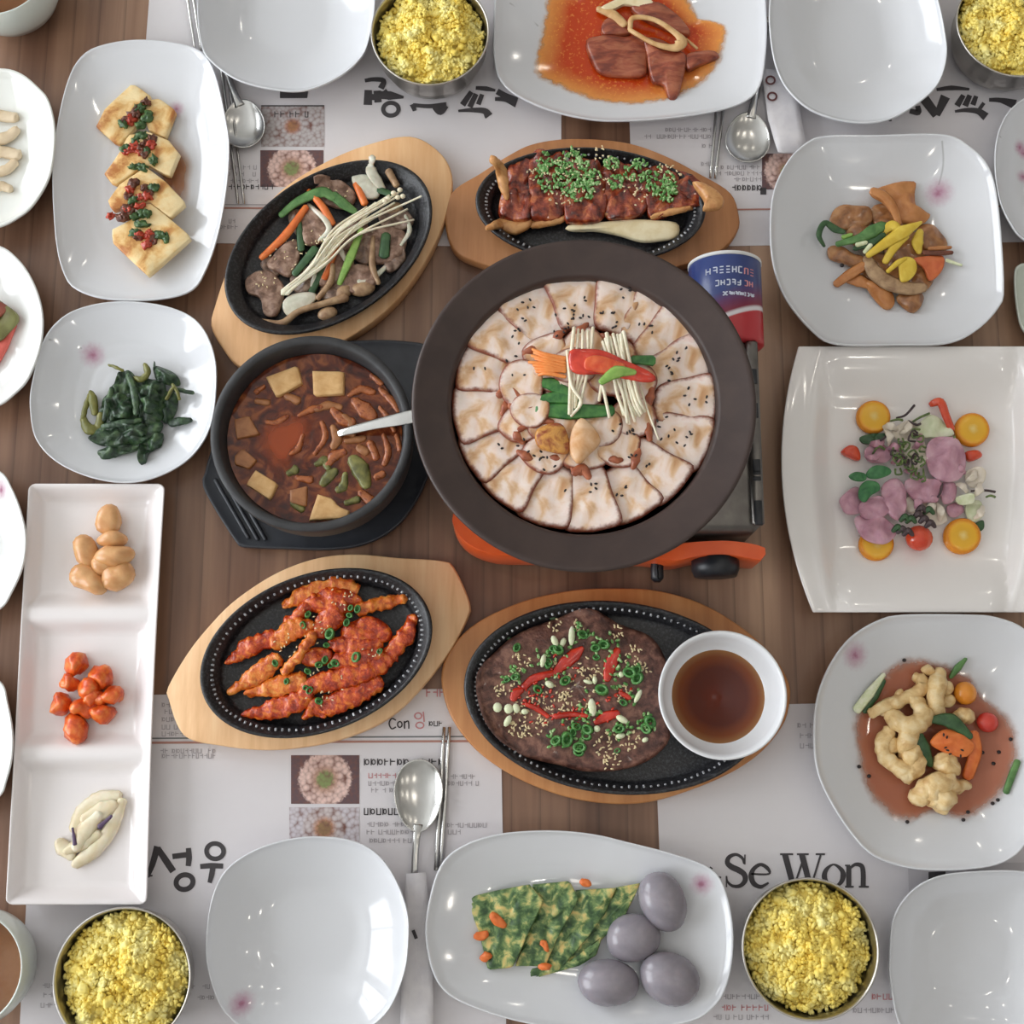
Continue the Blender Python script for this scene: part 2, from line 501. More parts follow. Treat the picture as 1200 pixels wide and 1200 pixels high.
def slab_geo(surf, pts, th, lift=0.0, smooth=True, amp=0.0, fr=120.0, seed=None, dome=0.0, tilt=(0, 0), bev=0.12, conform=True, n=None, wav=0.0):
    seed = random.random() * 50 if seed is None else seed
    q = [X(p) for p in pts]
    cx, cy = sum(p[0] for p in q) / len(q), sum(p[1] for p in q) / len(q)
    cen = surf.q(cx, cy, lift); z0 = cen.z - T
    o = cat_closed(q, 5) if smooth else lin_closed(q, 4)
    o = resize(o, n or max(20, min(56, len(o))))
    wp = [P(a, b, z0 + th * .6) for a, b in o]
    c = sum(wp, Vector()) / len(wp)
    rings = []
    def ring(k, zt, wn=0.0):
        out = []
        for v in wp:
            x, y = c.x + (v.x - c.x) * k, c.y + (v.y - c.y) * k
            zb = z0
            if conform: zb = max(z0, surf.h(x, y) + 0.0004)
            z = zb + zt + tilt[0] * (x - c.x) + tilt[1] * (y - c.y)
            if zt > th * .5: z += amp * nz((x, y, 0), fr, seed) + dome * (1 - k * k)
            if wav: z += wav * math.sin((x * math.cos(seed) + y * math.sin(seed)) * 300 + seed)
            out.append((x, y, T + z))
        return out
    rings = [ring(.35, 0), ring(1 - bev * .6, 0), ring(1, th * .3), ring(1, th * .7), ring(1 - bev * .45, th * .94), ring(1 - bev, th)]
    for k in (0.72, 0.5, 0.3, 0.12): rings.append(ring(k * (1 - bev), th))
    return loft(rings)
def slab(name, label, cat, mat, surf, pts, th, group=None, parent=None, **kw):
    V, Fc = slab_geo(surf, pts, th, **kw)
    o = link_mesh(name, V, Fc, mat, parent)
    return tag(o, label, cat, group) if not parent else o
def strip_geo(surf, pts, wpx, th=None, lift=0.0, n=8, rag=0.0, frag=250, seed=None, seg=6, twist=0.0, ends=True, arch=0.0):
    """pts: (x, y[, lift]) in crop px; wpx: full widths in px of the 1200 frame, list or number"""
    seed = random.random() * 50 if seed is None else seed
    q = [X(p) + ((p[2] if len(p) > 2 else 0.0),) for p in pts]
    q = cat_open(q, seg)
    m = len(q)
    if not isinstance(wpx, (list, tuple)): wpx = [wpx, wpx]
    path = []; rad = []
    for k, p in enumerate(q):
        t = k / (m - 1); f = t * (len(wpx) - 1); i = min(int(f), len(wpx) - 2)
        wd = wpx[i] + (wpx[i + 1] - wpx[i]) * (f - i)
        r = wd / 2 / sc(p[1], 0.03)
        hh = (th / 2 if th else r)
        v = surf.q(p[0], p[1], lift + p[2] + hh + arch * math.sin(math.pi * t))
        path.append(v); rad.append(r)
    if ends:
        e = []
        for a, k in ((0, 1), (-1, -2)):
            d = (path[a] - path[k]); d = d.normalized() if d.length > 0 else Vector((0, 0, 0))
            e.append((path[a] + d * rad[a] * .45, rad[a] * .5))
        path = [e[0][0]] + path + [e[1][0]]; rad = [e[0][1]] + rad + [e[1][1]]
    return tube(path, rad, n, (th / 2,) if th else 1.0, rag, frag, seed, twist)
def strip(name, label, cat, mat, surf, pts, wpx, group=None, parent=None, **kw):
    V, Fc = strip_geo(surf, pts, wpx, **kw)
    o = link_mesh(name, V, Fc, mat, parent)
    return tag(o, label, cat, group) if not parent else o
def lump(name, label, cat, mat, surf, p, rx, ry, rz=0.0, hz=None, lift=0.0, amp=0.0, fr=90.0, group=None, parent=None, nu=16, nv=10, tilt=0.0):
    """ellipsoid at crop px p, half sizes in 1200-frame px, height half size in m"""
    a, b = X(p); k = sc(b, .03); hz = hz or min(rx, ry) / k
    c = surf.q(a, b, lift + hz * .96)
    V, Fc = ball(c, (rx / k, ry / k, hz), (tilt, 0, rz), nu, nv, amp, fr, random.random() * 40)
    o = link_mesh(name, V, Fc, mat, parent)
    return tag(o, label, cat, group) if not parent else o
def puddle(name, label, cat, mat, surf, pts, th=0.0007, level=None, group=None, lift=0.0):
    q = cat_closed([X(p) for p in pts], 8)
    q = resize(q, 64)
    cx, cy = sum(p[0] for p in q) / 64, sum(p[1] for p in q) / 64
    V = []; E = []; Fc = []
    ks = (1.0, .96, .9, .82, .72, .6, .45, .3, .15)
    for k in ks:
        for a, b in q:
            p = surf.q(cx + (a - cx) * k, cy + (b - cy) * k, lift + th * (1 - k ** 6) + 0.0003)
            if level is not None and k < 1: p.z = max(p.z, T + level)
            V.append(p); E.append(k)
    for r in range(len(ks) - 1):
        for i in range(64):
            j = (i + 1) % 64
            Fc.append((r * 64 + i, r * 64 + j, (r + 1) * 64 + j, (r + 1) * 64 + i))
    Fc.append(tuple(range((len(ks) - 1) * 64, len(ks) * 64)))
    o = link_mesh(name, V, Fc, mat)
    at = o.data.attributes.new('edge', 'FLOAT', 'POINT')
    if len(o.data.vertices) == len(E):
        at.data.foreach_set('value', E)
    return tag(o, label, cat, group)
def scatter(name, label, cat, mat, surf, spots, n, size, lift=0.0, aspect=0.5, group=None, topfn=None):
    """a sprinkle too fine to count: seeds around spots (x, y, radius) in crop px"""
    parts = []
    wsum = sum(s_[2] ** 1.3 for s_ in spots)
    for s_ in spots:
        for _ in range(max(1, int(n * s_[2] ** 1.3 / wsum))):
            an = random.random() * 6.283; rr = s_[2] * math.sqrt(random.random())
            a, b = X((s_[0] + rr * math.cos(an), s_[1] + rr * math.sin(an)))
            c = surf.q(a, b, lift + size * .3)
            if topfn: c.z = T + topfn(c.x, c.y) + size * .3
            parts.append(ball(c, (size, size * aspect, size * .45), (random.uniform(-.5, .5), random.uniform(-.5, .5), random.random() * 6.28), 6, 4))
    o = link_mesh(name, *merge(*parts), mat)
    return tag(o, label, cat, group, 'stuff')

# ------------------------------------------------------------------ placemats and their print
ZP = 0.0009
def flat_poly(px, z):            # filled polygon, thin sheet on the paper
    top = [P(a, b, z) for a, b in px]
    return [tuple(v) for v in top], [tuple(range(len(top)))]
def stroke(pts, ws, z, closed=False):
    """brush stroke through full-frame px points, ws: widths px"""
    q = cat_open(pts, 5) if not closed else cat_closed(pts, 6)
    m = len(q); V = []; Fc = []
    if not isinstance(ws, (list, tuple)): ws = [ws, ws]
    for k in range(m):
        a = q[k - 1] if (k > 0 or closed) else q[k]; b = q[(k + 1) % m] if (k < m - 1 or closed) else q[k]
        dx, dy = b[0] - a[0], b[1] - a[1]; L = math.hypot(dx, dy) or 1
        f = k / (m - 1) * (len(ws) - 1); i = min(int(f), len(ws) - 2); wd = (ws[i] + (ws[i + 1] - ws[i]) * (f - i)) / 2
        nx, ny = -dy / L * wd, dx / L * wd
        V += [tuple(P(q[k][0] + nx, q[k][1] + ny, z)), tuple(P(q[k][0] - nx, q[k][1] - ny, z))]
    for k in range(m - (0 if closed else 1)):
        j = (k + 1) % m
        Fc.append((2 * k, 2 * k + 1, 2 * j + 1, 2 * j))
    return V, Fc
def oval(cx, cy, rx, ry, w, z, rot=0.0):
    pts = [(cx + rx * math.cos(t) * math.cos(rot) - ry * math.sin(t) * math.sin(rot), cy + rx * math.cos(t) * math.sin(rot) + ry * math.sin(t) * math.cos(rot)) for t in [2 * math.pi * k / 10 for k in range(10)]]
    return stroke(pts, w, z, True)
def glyphs(x0, x1, y, h, z, dens=1.0, up=True):
    """a line of print too small to read: glyph-like marks"""
    out = []; x = x0; k = 0
    rnd = random.Random(int(x0 * 31 + y * 17))
    while x < x1:
        wd = h * rnd.uniform(.45, .7)
        if rnd.random() < .16: x += h * .6; continue
        t = max(0.7, h * .16)
        kind = rnd.randint(0, 3)
        if kind != 1: out.append(stroke([(x, y - h / 2), (x, y + h / 2)], t, z))
        if kind in (0, 1): out.append(stroke([(x, y - h * .1), (x + wd, y - h * .1)], t, z))
        if kind in (1, 3): out.append(stroke([(x + wd, y - h / 2), (x + wd, y + h / 2)], t, z))
        if kind == 2: out.append(oval(x + wd * .6, y, wd * .4, h * .35, t, z))
        if kind == 3: out.append(stroke([(x, y + h * .45), (x + wd, y + h * .45)], t, z))
        x += wd + h * .35
    return merge(*out) if out else None
def mat(tl, tr, depth, label, sgn=-1):
    a, b = P(*tl), P(*tr)
    d = (b - a).normalized(); nrm = Vector((-d.y, d.x, 0)) * (depth * sgn)
    q = [a, b, b + nrm, a + nrm]
    V = [tuple(v) for v in q] + [(v.x, v.y, v.z + 0.0006) for v in q]
    Fc = [(0, 1, 2, 3), (4, 5, 6, 7), (0, 1, 5, 4), (1, 2, 6, 5), (2, 3, 7, 6), (3, 0, 4, 7)]
    e = thing('placemat', (a + b + nrm * 2 / 2 - (a + b) / 2) if False else Vector(((q[0] + q[2]) / 2).to_tuple()), label, 'placemat', 'printed paper placemats')
    link_mesh('paper_sheet', V, Fc, M_paper, e, smooth=False)
    return e
def printed(e, name, geo, mt):
    geo = [g for g in geo if g]
    o = link_mesh(name, *merge(*geo), mt, e, smooth=False)
    if 'text' in name or 'heading' in name: o['kind'] = 'stuff'
    return o
def letters(e, *chars):          # each written character is a part of its own
    for ch in chars: printed(e, 'printed_letter', ch, M_ink)

def photo_mat(name, bg, ring_c, mid_c, top_c, r0):
    q = NT(name)
    v = q.coord(); ln = q.n('ShaderNodeVectorMath', operation='LENGTH')
    mp = q.coord(scale=(1, 1, 0)); q.l(mp, ln.inputs[0]); d = ln.outputs['Value']
    nn = q.noise(v, 420, 3); vo = q.n('ShaderNodeTexVoronoi'); vo.inputs['Scale'].default_value = 260; q.l(v, vo.inputs['Vector'])
    d2 = q.math('ADD', d, q.math('MULTIPLY', q.math('SUBTRACT', nn, .5), r0 * .3))
    col = q.ramp(q.math('DIVIDE', d2, r0 * 1.6), [(0.0, lin(top_c)), (.16, lin(top_c)), (.24, lin(mid_c)), (.40, lin(ring_c)), (.60, lin(ring_c)), (.66, lin(bg)), (1, lin(bg))])
    col = q.mix(q.math('POWER', vo.outputs['Distance'], 2.0), col, lin((120, 80, 70)))
    q.set(Base_Color=col, Roughness=0.7)
    return q.m
M_ph1 = photo_mat('printed_pot_photo', (96, 74, 78), (232, 200, 190), (190, 150, 130), (130, 150, 90), 0.0235)
M_ph2 = photo_mat('printed_noodle_photo', (206, 200, 206), (206, 196, 196), (190, 140, 110), (150, 120, 80), 0.019)
M_ph3 = photo_mat('printed_stew_photo', (190, 184, 184), (190, 184, 184), (180, 130, 110), (170, 120, 80), 0.016)
def picture(e, x0, y0, x1, y1, mt):
    link_mesh('printed_photo', *flat_poly([(x0, y0), (x1, y0), (x1, y1), (x0, y1)], ZP), mt, e, smooth=False)

# lower left mat
m1 = mat((44, 817), (586, 806), 0.31, 'paper placemat with bold brushed Korean letters beside the three-section tray')
Z2 = ZP + 0.0001
crop(180, 800, 4)
BOLD = 1.0
def br(pts, w): return stroke([X(p) for p in pts], [a * BOLD for a in w] if isinstance(w, (list, tuple)) else w * BOLD, Z2 + random.random() * 2e-5)
g = [br([(-28, 912), (-5, 850), (18, 768)], [4, 7, 8]), br([(18, 775), (55, 830), (92, 885)], [7, 8, 8]),
     br([(88, 815), (160, 806)], 6.5), br([(163, 775), (166, 820), (162, 860)], [6, 7, 6]), oval(*X((145, 935)), 10, 8.5, 6, Z2, -.3),
     oval(*X((288, 790)), 10, 9, 5.5, Z2, .1), br([(218, 862), (270, 858), (326, 860)], [6, 6.5, 6]), br([(278, 862), (272, 900), (262, 938)], [6.5, 6.5, 5]),
     br([(-36, 908), (-5, 904)], 2)]
letters(m1, g[0:2] + g[2:5], g[5:8], g[8:9])
printed(m1, 'printed_line', [stroke([(48, 866), (560, 863)], 1.6, Z2)], M_inkgreen)
printed(m1, 'printed_line', [stroke([(48, 871), (560, 868.5)], 2.6, Z2)], M_inkline)
picture(m1, 341, 885, 421, 942, M_ph1)
picture(m1, 339, 946, 421, 996, M_ph2)
printed(m1, 'printed_heading', [glyphs(427, 520, 893, 8, Z2), glyphs(427, 468, 951, 8, Z2), stroke([(464, 844), (459, 842), (456, 848), (459, 854), (464, 852)], 1.7, Z2), oval(468.5, 849, 2.6, 3.4, 1.6, Z2), stroke([(474, 845), (474, 854)], 1.8, Z2), stroke([(474, 847), (478, 845), (479, 849), (479, 854)], 1.6, Z2), glyphs(503, 516, 848, 6, Z2)], M_ink)
# red hangul syllable in the heading
printed(m1, 'printed_red_heading', [oval(490, 839, 4, 3.5, 1.6, Z2), stroke([(496, 834), (497, 846)], 1.6, Z2), oval(492, 850, 4.5, 3.5, 1.6, Z2), glyphs(500, 526, 812, 9, Z2), glyphs(432, 465, 909, 6, Z2)], M_inkred)
printed(m1, 'printed_text', [glyphs(a, b, y, 5.5, Z2) for a, b, y in ((432, 465, 918), (432, 460, 926), (528, 564, 910), (525, 562, 918), (430, 478, 966), (524, 568, 967), (430, 482, 975), (522, 540, 975), (430, 480, 985), (190, 255, 826), (190, 252, 834), (190, 250, 843), (190, 255, 852), (190, 240, 860), (188, 252, 880), (190, 250, 886), (50, 66, 1155), (48, 66, 1166), (48, 64, 1178), (226, 245, 1156), (225, 247, 1169), (488, 498, 1094))], M_inkgrey)

# lower right mat
m2 = mat((766, 828), (1312, 818), 0.31, 'paper placemat with large serif English lettering under the rice bowl')
crop(760, 920, 2.727)
def sw(pts, w): return stroke([X(p) for p in pts], w, Z2 + random.random() * 2e-5)
g = [  # S
    sw([(306, 252), (300, 234), (280, 222), (258, 230), (252, 248), (266, 262), (288, 272), (306, 286), (308, 306), (292, 322), (268, 322), (252, 308), (249, 292)], [2.5, 3.5, 3.5, 5, 6, 7, 7, 6.5, 6, 4.5, 3.5, 2.5, 2]),
    sw([(308, 222), (308, 254)], 1.6), sw([(249, 290), (249, 326)], 1.6),
    # e
    sw([(328, 284), (384, 284), (380, 266), (358, 254), (336, 268), (328, 290), (336, 314), (358, 325), (384, 312)], [2.2, 2.2, 4.5, 4, 5, 6.5, 6, 4.5, 2.2]),
    # W
    sw([(436, 222), (462, 322)], [7, 6.5]), sw([(466, 322), (496, 232)], 2.4), sw([(490, 222), (516, 322)], [7, 6.5]), sw([(520, 322), (550, 224)], 2.4),
    sw([(420, 221), (462, 221)], 2.2), sw([(474, 221), (512, 221)], 2.2), sw([(534, 221), (564, 221)], 2.2),
    # o
    stroke([X(p) for p in [(592, 254), (616, 270), (622, 290), (614, 312), (592, 325), (570, 312), (562, 290), (570, 268)]], [2.2, 5, 6.5, 5, 2.2, 5, 6.5, 5, 2.2], Z2, True),
    # n
    sw([(640, 258), (640, 324)], 6), sw([(642, 268), (660, 254), (680, 258), (686, 280), (686, 324)], [2.5, 4, 5.5, 6, 6]),
    sw([(628, 257), (644, 257)], 2), sw([(628, 325), (656, 325)], 2.2), sw([(672, 325), (704, 325)], 2.2),
    sw([(196, 262), (204, 268)], 2), sw([(222, 292), (232, 296)], 2)]
letters(m2, g[0:3], g[3:4], g[4:11], g[11:12], g[12:17], g[17:18], g[18:19])
printed(m2, 'printed_text', [glyphs(a, b, y, 6, Z2) for a, b, y in ((848, 890, 1168), (836, 900, 1192), (1000, 1045, 1184), (955, 1000, 842), (935, 960, 850), (938, 958, 862), (938, 956, 874))], M_inkgrey)
printed(m2, 'printed_red_text', [glyphs(846, 900, 1181, 7, Z2), glyphs(1018, 1042, 1168, 7, Z2)], M_inkred)
printed(m2, 'printed_photo_edge', [flat_poly([(1064, 1012), (1300, 1010), (1300, 1080), (1066, 1080)], Z2)], M('pale_grey_ink', [(198, 193, 196)], 5, .8))
printed(m2, 'printed_mark', [flat_poly([(1088, 1022), (1108, 1021), (1108, 1030), (1088, 1031)], Z2 + 5e-5)], M_ink)

# upper left mat (faces the other side of the table)
m3 = mat((153, 284), (657, 290), 0.31, 'paper placemat under the sizzling plate of beef and enoki mushrooms', 1)
BOLD = 1.45
crop(420, 0, 4)
g = [br([(30, 378), (70, 372), (118, 378), (105, 415)], [3, 3.5, 4, 5]), br([(46, 422), (44, 492)], [6, 7]), br([(46, 455), (88, 455)], 5), br([(88, 425), (92, 480)], 6),
     br([(92, 445), (150, 448), (212, 456)], [6, 7, 2]), br([(118, 425), (150, 462)], [5, 4]), oval(*X((152, 512)), 9, 7.5, 5, Z2, 0),
     br([(254, 488), (264, 520)], [5, 3]), br([(255, 492), (330, 498), (412, 490)], [3, 3.5, 4]), br([(350, 505), (382, 520), (408, 492)], [2, 7, 6]),
     br([(488, 492), (530, 430)], [5, 4]), br([(522, 502), (552, 440)], [4.5, 4]), br([(562, 490), (580, 442)], [4, 3.5]),
     br([(468, 520), (530, 516), (590, 520), (612, 545)], [2, 3.5, 5, 7]), br([(550, 412), (600, 416), (642, 424)], [3, 4, 2]), br([(640, 464), (690, 466), (742, 482)], [3, 4, 8]), br([(650, 428), (690, 450), (742, 470)], [5, 5, 5])]
letters(m3, g[0:1], g[1:7], g[7:10], *[[k] for k in g[10:]])
picture(m3, 306, 124, 380, 172, M_ph3)
picture(m3, 305, 176, 379, 219, M_ph1)
printed(m3, 'printed_block', [flat_poly([(328, 107), (361, 107), (360, 115), (328, 115)], Z2)], M_ink)
printed(m3, 'printed_line', [stroke([(158, 243), (648, 246)], 2.0, Z2)], M_inkline)
printed(m3, 'printed_line', [stroke([(158, 239), (648, 242)], 1.2, Z2)], M_inkgrey)
printed(m3, 'printed_heading', [glyphs(268, 320, 219, 6, Z2), glyphs(322, 358, 134, 7, Z2 + 2e-5), stroke([(306, 124), (380, 124)], 1.5, Z2)], M_ink)
printed(m3, 'printed_text', [glyphs(a, b, y, 5, Z2) for a, b, y in ((268, 300, 196), (266, 300, 204), (270, 300, 212), (258, 276, 259), (258, 276, 266))], M_inkgrey)

# upper right mat
m4 = mat((743, 290), (1250, 283), 0.31, 'paper placemat under the brown noodle dish topped with yellow egg strips', 1)
crop(900, 0, 4)
g = [br([(732, 462), (790, 540)], [8, 7]), br([(792, 540), (832, 452)], [5, 8]), br([(664, 520), (704, 526), (702, 496)], [4, 5, 4]),
     br([(886, 496), (916, 446)], [5, 4]), br([(924, 497), (946, 446)], [5, 4]), br([(960, 492), (976, 450)], [4.5, 3.5]),
     br([(876, 522), (930, 516), (985, 522), (1022, 548)], [2, 3.5, 5, 7]), br([(984, 522), (1012, 482)], 3), br([(790, 420), (860, 412), (944, 418)], [2.5, 4, 2]), br([(1036, 468), (1090, 470), (1160, 490)], [3, 4, 8]),
     br([(566, 560), (580, 560)], 3)]
letters(m4, g[0:2], g[2:3], *[[k] for k in g[3:]])
picture(m4, 893, 180, 955, 222, M_ph1)
printed(m4, 'printed_line', [stroke([(750, 247), (1230, 241)], 2.0, Z2)], M_inkline)
printed(m4, 'printed_heading', [glyphs(858, 888, 220, 7, Z2), flat_poly([(891, 220), (898, 220), (898, 228), (891, 228)], Z2)], M_ink)
printed(m4, 'printed_text', [glyphs(a, b, y, 5, Z2) for a, b, y in ((780, 832, 152), (755, 830, 160), (823, 832, 171), (822, 834, 192), (842, 892, 196), (842, 892, 203), (860, 892, 210))], M_inkgrey)

# ------------------------------------------------------------------ white dishes
EMPTY = 'empty white squarish bowls'
d_tofu = Dish('oval_plate', 'long white oval plate carrying golden fried tofu slices', [(61, 200), (66, 150), (80, 92), (98, 63), (125, 51), (165, 46), (212, 51), (238, 62), (253, 88), (265, 140), (269, 172), (266, 220), (256, 275), (241, 318), (223, 342), (180, 352), (125, 351), (90, 340), (75, 322), (65, 280)], 0.026, .006, .42, 1.7, .45, ripples=9, flowers=[(207, 128, 10)])
d_green = Dish('square_plate', 'white rounded-square plate holding dark seasoned greens', [(35, 480), (37, 450), (50, 400), (75, 370), (112, 356), (155, 353), (200, 360), (232, 377), (250, 410), (254, 450), (247, 500), (225, 535), (190, 557), (150, 566), (107, 560), (67, 542), (42, 515)], 0.028, .006, .42, 1.6, .45, ripples=8, flowers=[(109, 416, 15)], stems=[(58, 398, 95, 408, 1.4)])
d_top = Dish('square_bowl', 'empty white bowl with squarish rim between the tofu plate and a rice bowl', [(231, 0), (235, 50), (247, 72), (280, 95), (325, 106), (360, 106), (395, 92), (420, 72), (432, 50), (440, 0), (432, -55), (400, -98), (335, -116), (270, -98), (238, -55)], 0.036, .006, .4, 1.7, .42, cat='bowl', group=EMPTY)
d_meat = Dish('oval_plate', 'long white oval plate with meat in orange-red sauce', [(578, 40), (579, 72), (586, 94), (605, 112), (645, 130), (695, 141), (740, 142), (782, 139), (832, 132), (870, 121), (890, 103), (897, 70), (899, 25), (893, -25), (870, -50), (740, -66), (610, -50), (583, -20)], 0.027, .006, .42, 1.7, .45, ripples=9, stems=[(598, 4, 630, 30, 1.6)])
d_tr = Dish('square_bowl', 'empty white squarish bowl behind the brown noodle dish', [(902, 0), (902, 38), (909, 78), (925, 108), (955, 132), (1000, 144), (1040, 141), (1075, 122), (1100, 98), (1110, 65), (1107, 32), (1100, 0), (1085, -50), (1050, -80), (1000, -90), (945, -75), (910, -40)], 0.038, .006, .4, 1.7, .42, cat='bowl', group=EMPTY)
d_fern = Dish('square_plate', 'white rounded-square plate with brown noodles and yellow egg strips', [(902, 270), (906, 225), (922, 190), (942, 169), (965, 159), (1025, 158), (1104, 157), (1135, 170), (1160, 197), (1171, 245), (1177, 335), (1171, 360), (1145, 387), (1110, 403), (1050, 405), (980, 404), (950, 387), (920, 350), (906, 312)], 0.036, .006, .4, 1.6, .42, ripples=0, flowers=[(1100, 226, 17)], stems=[(1104, 166, 1100, 216, 1.4)])
d_sea = Dish('square_plate', 'white rounded-square plate with battered seafood in reddish sauce', [(953, 855), (958, 813), (974, 775), (997, 746), (1028, 727), (1059, 720), (1137, 720), (1168, 723), (1200, 736), (1223, 765), (1232, 850), (1225, 930), (1205, 985), (1178, 1010), (1137, 1019), (1085, 1020), (1046, 1013), (1015, 997), (982, 955), (958, 906)], 0.034, .006, .42, 1.6, .44, flowers=[(1002, 768, 17)])
d_bot = Dish('square_bowl', 'empty white squarish bowl with one red blossom printed on its inner wall', [(241, 1105), (247, 1057), (264, 1020), (298, 996), (339, 983), (375, 980), (414, 985), (443, 1001), (464, 1030), (478, 1069), (479, 1105), (474, 1141), (455, 1185), (420, 1211), (360, 1220), (300, 1212), (262, 1185), (244, 1140)], 0.036, .006, .4, 1.7, .42, cat='bowl', flowers=[(283, 1176, 15)])
d_jeon = Dish('oval_plate', 'long white oval plate with green pancake and grey rice cakes', [(498, 1093), (504, 1049), (518, 1011), (544, 990), (585, 977), (642, 973), (693, 977), (737, 987), (791, 1001), (832, 1017), (849, 1039), (859, 1080), (859, 1125), (849, 1163), (833, 1184), (807, 1198), (740, 1207), (680, 1208), (610, 1198), (553, 1180), (522, 1163), (506, 1137)], 0.028, .006, .42, 1.7, .45, ripples=9, flowers=[(822, 1036, 14)])
d_br = Dish('square_bowl', 'empty plain white squarish bowl beside the serif-lettered placemat', [(1042, 1122), (1046, 1078), (1064, 1048), (1090, 1030), (1127, 1022), (1200, 1021), (1235, 1040), (1258, 1090), (1255, 1150), (1235, 1205), (1190, 1235), (1120, 1235), (1075, 1220), (1053, 1199), (1043, 1150)], 0.036, .006, .4, 1.7, .42, cat='bowl', group=EMPTY)
d_e1 = Dish('square_plate', 'white plate with pale cooked mushroom strips', [(46, 103), (57, 117), (64, 144), (64, 177), (57, 211), (38, 242), (19, 257), (0, 266), (-30, 270), (-65, 260), (-95, 235), (-112, 175), (-95, 110), (-55, 84), (0, 80), (25, 86)], 0.03, .006, .45, 1.7, .45, lipw=.05, col=(232, 233, 228))
d_e2 = Dish('square_plate', 'white plate with red and green kimchi', [(0, 288), (19, 301), (34, 320), (46, 347), (51, 376), (47, 410), (33, 445), (15, 464), (0, 475), (-35, 488), (-80, 470), (-110, 420), (-115, 360), (-95, 305), (-40, 280)], 0.03, .006, .45, 1.7, .45, lipw=.05, col=(232, 232, 230))
d_e3 = Dish('square_plate', 'white plate with a pink blossom near its rim beside the garlic section of the tray', [(0, 552), (14, 572), (25, 600), (31, 631), (27, 664), (14, 694), (0, 714), (-40, 732), (-85, 722), (-125, 680), (-135, 630), (-120, 580), (-85, 548), (-40, 538)], 0.03, .006, .45, 1.7, .45, lipw=.04, flowers=[(1, 574, 12)], col=(230, 231, 230))
d_e4 = Dish('square_plate', 'plain white plate beside the red tomato section of the tray', [(0, 798), (9, 823), (15, 858), (14, 889), (7, 917), (0, 933), (-30, 956), (-75, 962), (-120, 930), (-138, 870), (-125, 810), (-90, 780), (-40, 774)], 0.03, .006, .45, 1.7, .45, lipw=.04, col=(228, 232, 230))
d_r1 = Dish('square_plate', 'white plate with several pink blossoms behind the brown noodle dish', [(1200, 115), (1180, 133), (1168, 162), (1166, 200), (1172, 237), (1187, 267), (1200, 281), (1230, 298), (1270, 295), (1310, 260), (1325, 200), (1310, 140), (1270, 108), (1230, 101)], 0.036, .006, .42, 1.6, .44, flowers=[(1195, 173, 9), (1199, 207, 9), (1200, 180, 8)], stems=[(1172, 160, 1192, 172, 1.4)])
d_r2 = Dish('small_dish', 'small pale green square side dish behind the salad plate', [(1189, 318), (1193, 311), (1205, 308), (1270, 306), (1288, 320), (1290, 380), (1270, 398), (1215, 397), (1200, 388), (1193, 370), (1189, 340)], 0.02, .005, .55, 1.6, .55, cat='dish', col=(206, 212, 202), lipw=.06)

# salad platter: two wing rims, raised wavy ends
class Platter(Surf):
    def __init__(s, name, label, edge, fn, mat, nx=64, ny=56, th=0.003, cat='plate', kids=None):
        s.fn = fn
        # edge(u, v) -> px at rim height estimate ; build grid
        top = []; zz = {}
        for j in range(ny + 1):
            v = -1 + 2 * j / ny
            for i in range(nx + 1):
                u = -1 + 2 * i / nx
                z = fn(u, v); a, b = edge(u, v)
                top.append(P(a, b, z))
        s.edge = edge
        V = [tuple(p) for p in top]; N = len(V)
        bot = []
        for j in range(ny + 1):
            for i in range(nx + 1):
                p = top[j * (nx + 1) + i]; on = i in (0, nx) or j in (0, ny)
                bot.append((p.x, p.y, max(T + 0.0006, p.z - th)))
        V += bot; Fc = []
        W = nx + 1
        for j in range(ny):
            for i in range(nx):
                q = (j * W + i, j * W + i + 1, (j + 1) * W + i + 1, (j + 1) * W + i)
                Fc.append(q); Fc.append(tuple(N + k for k in reversed(q)))
        rim = [i for i in range(W)] + [j * W + nx for j in range(1, ny + 1)] + [ny * W + i for i in range(nx - 1, -1, -1)] + [j * W for j in range(ny - 1, 0, -1)]
        for k in range(len(rim)):
            a, b = rim[k], rim[(k + 1) % len(rim)]
            Fc.append((a, b, N + b, N + a))
        s.o = tag(link_mesh(name, V, Fc, mat), label, cat)
        md = s.o.modifiers.new('soft_edge', 'BEVEL'); md.width = 0.0012; md.segments = 3; md.limit_method = 'ANGLE'; md.angle_limit = R(55)
        s.pts = top; s.nx, s.ny = nx, ny
    def h(s, x, y):
        best = min(s.pts, key=lambda p: (p.x - x) ** 2 + (p.y - y) ** 2)
        return best.z - T
def sst(a, b, x):
    t = max(0.0, min(1.0, (x - a) / (b - a))); return t * t * (3 - 2 * t)
def salad_edge(u, v):
    cy = 561.5 + v * 156.0
    bow = (1 - v * v)
    lx = 936 + (v + 1) / 2 * 17 - 28 * bow; rx = 1224 - (v + 1) / 2 * 17 + 26 * bow
    t = (u + 1) / 2
    cx = lx + (rx - lx) * t
    return cx, cy + 3.0 * bow * 0
def salad_z(u, v):
    wx = sst(.64, .82, abs(u)); wing = 0.005 * sst(.8, 1.0, abs(u))
    wy = sst(.46, 1.0, abs(v))
    z = 0.006 + 0.024 * max(wx, wy * .92) + wing * (1 - .4 * wy) - 0.006 * v * v * sst(.6, .9, abs(u))
    return z
d_salad = Platter('salad_plate', 'cream-white rectangular plate with curved wing rims holding the colourful salad', salad_edge, salad_z, M('cream_porcelain', [(240, 236, 234)], 5, 0.1, spec=0.6))

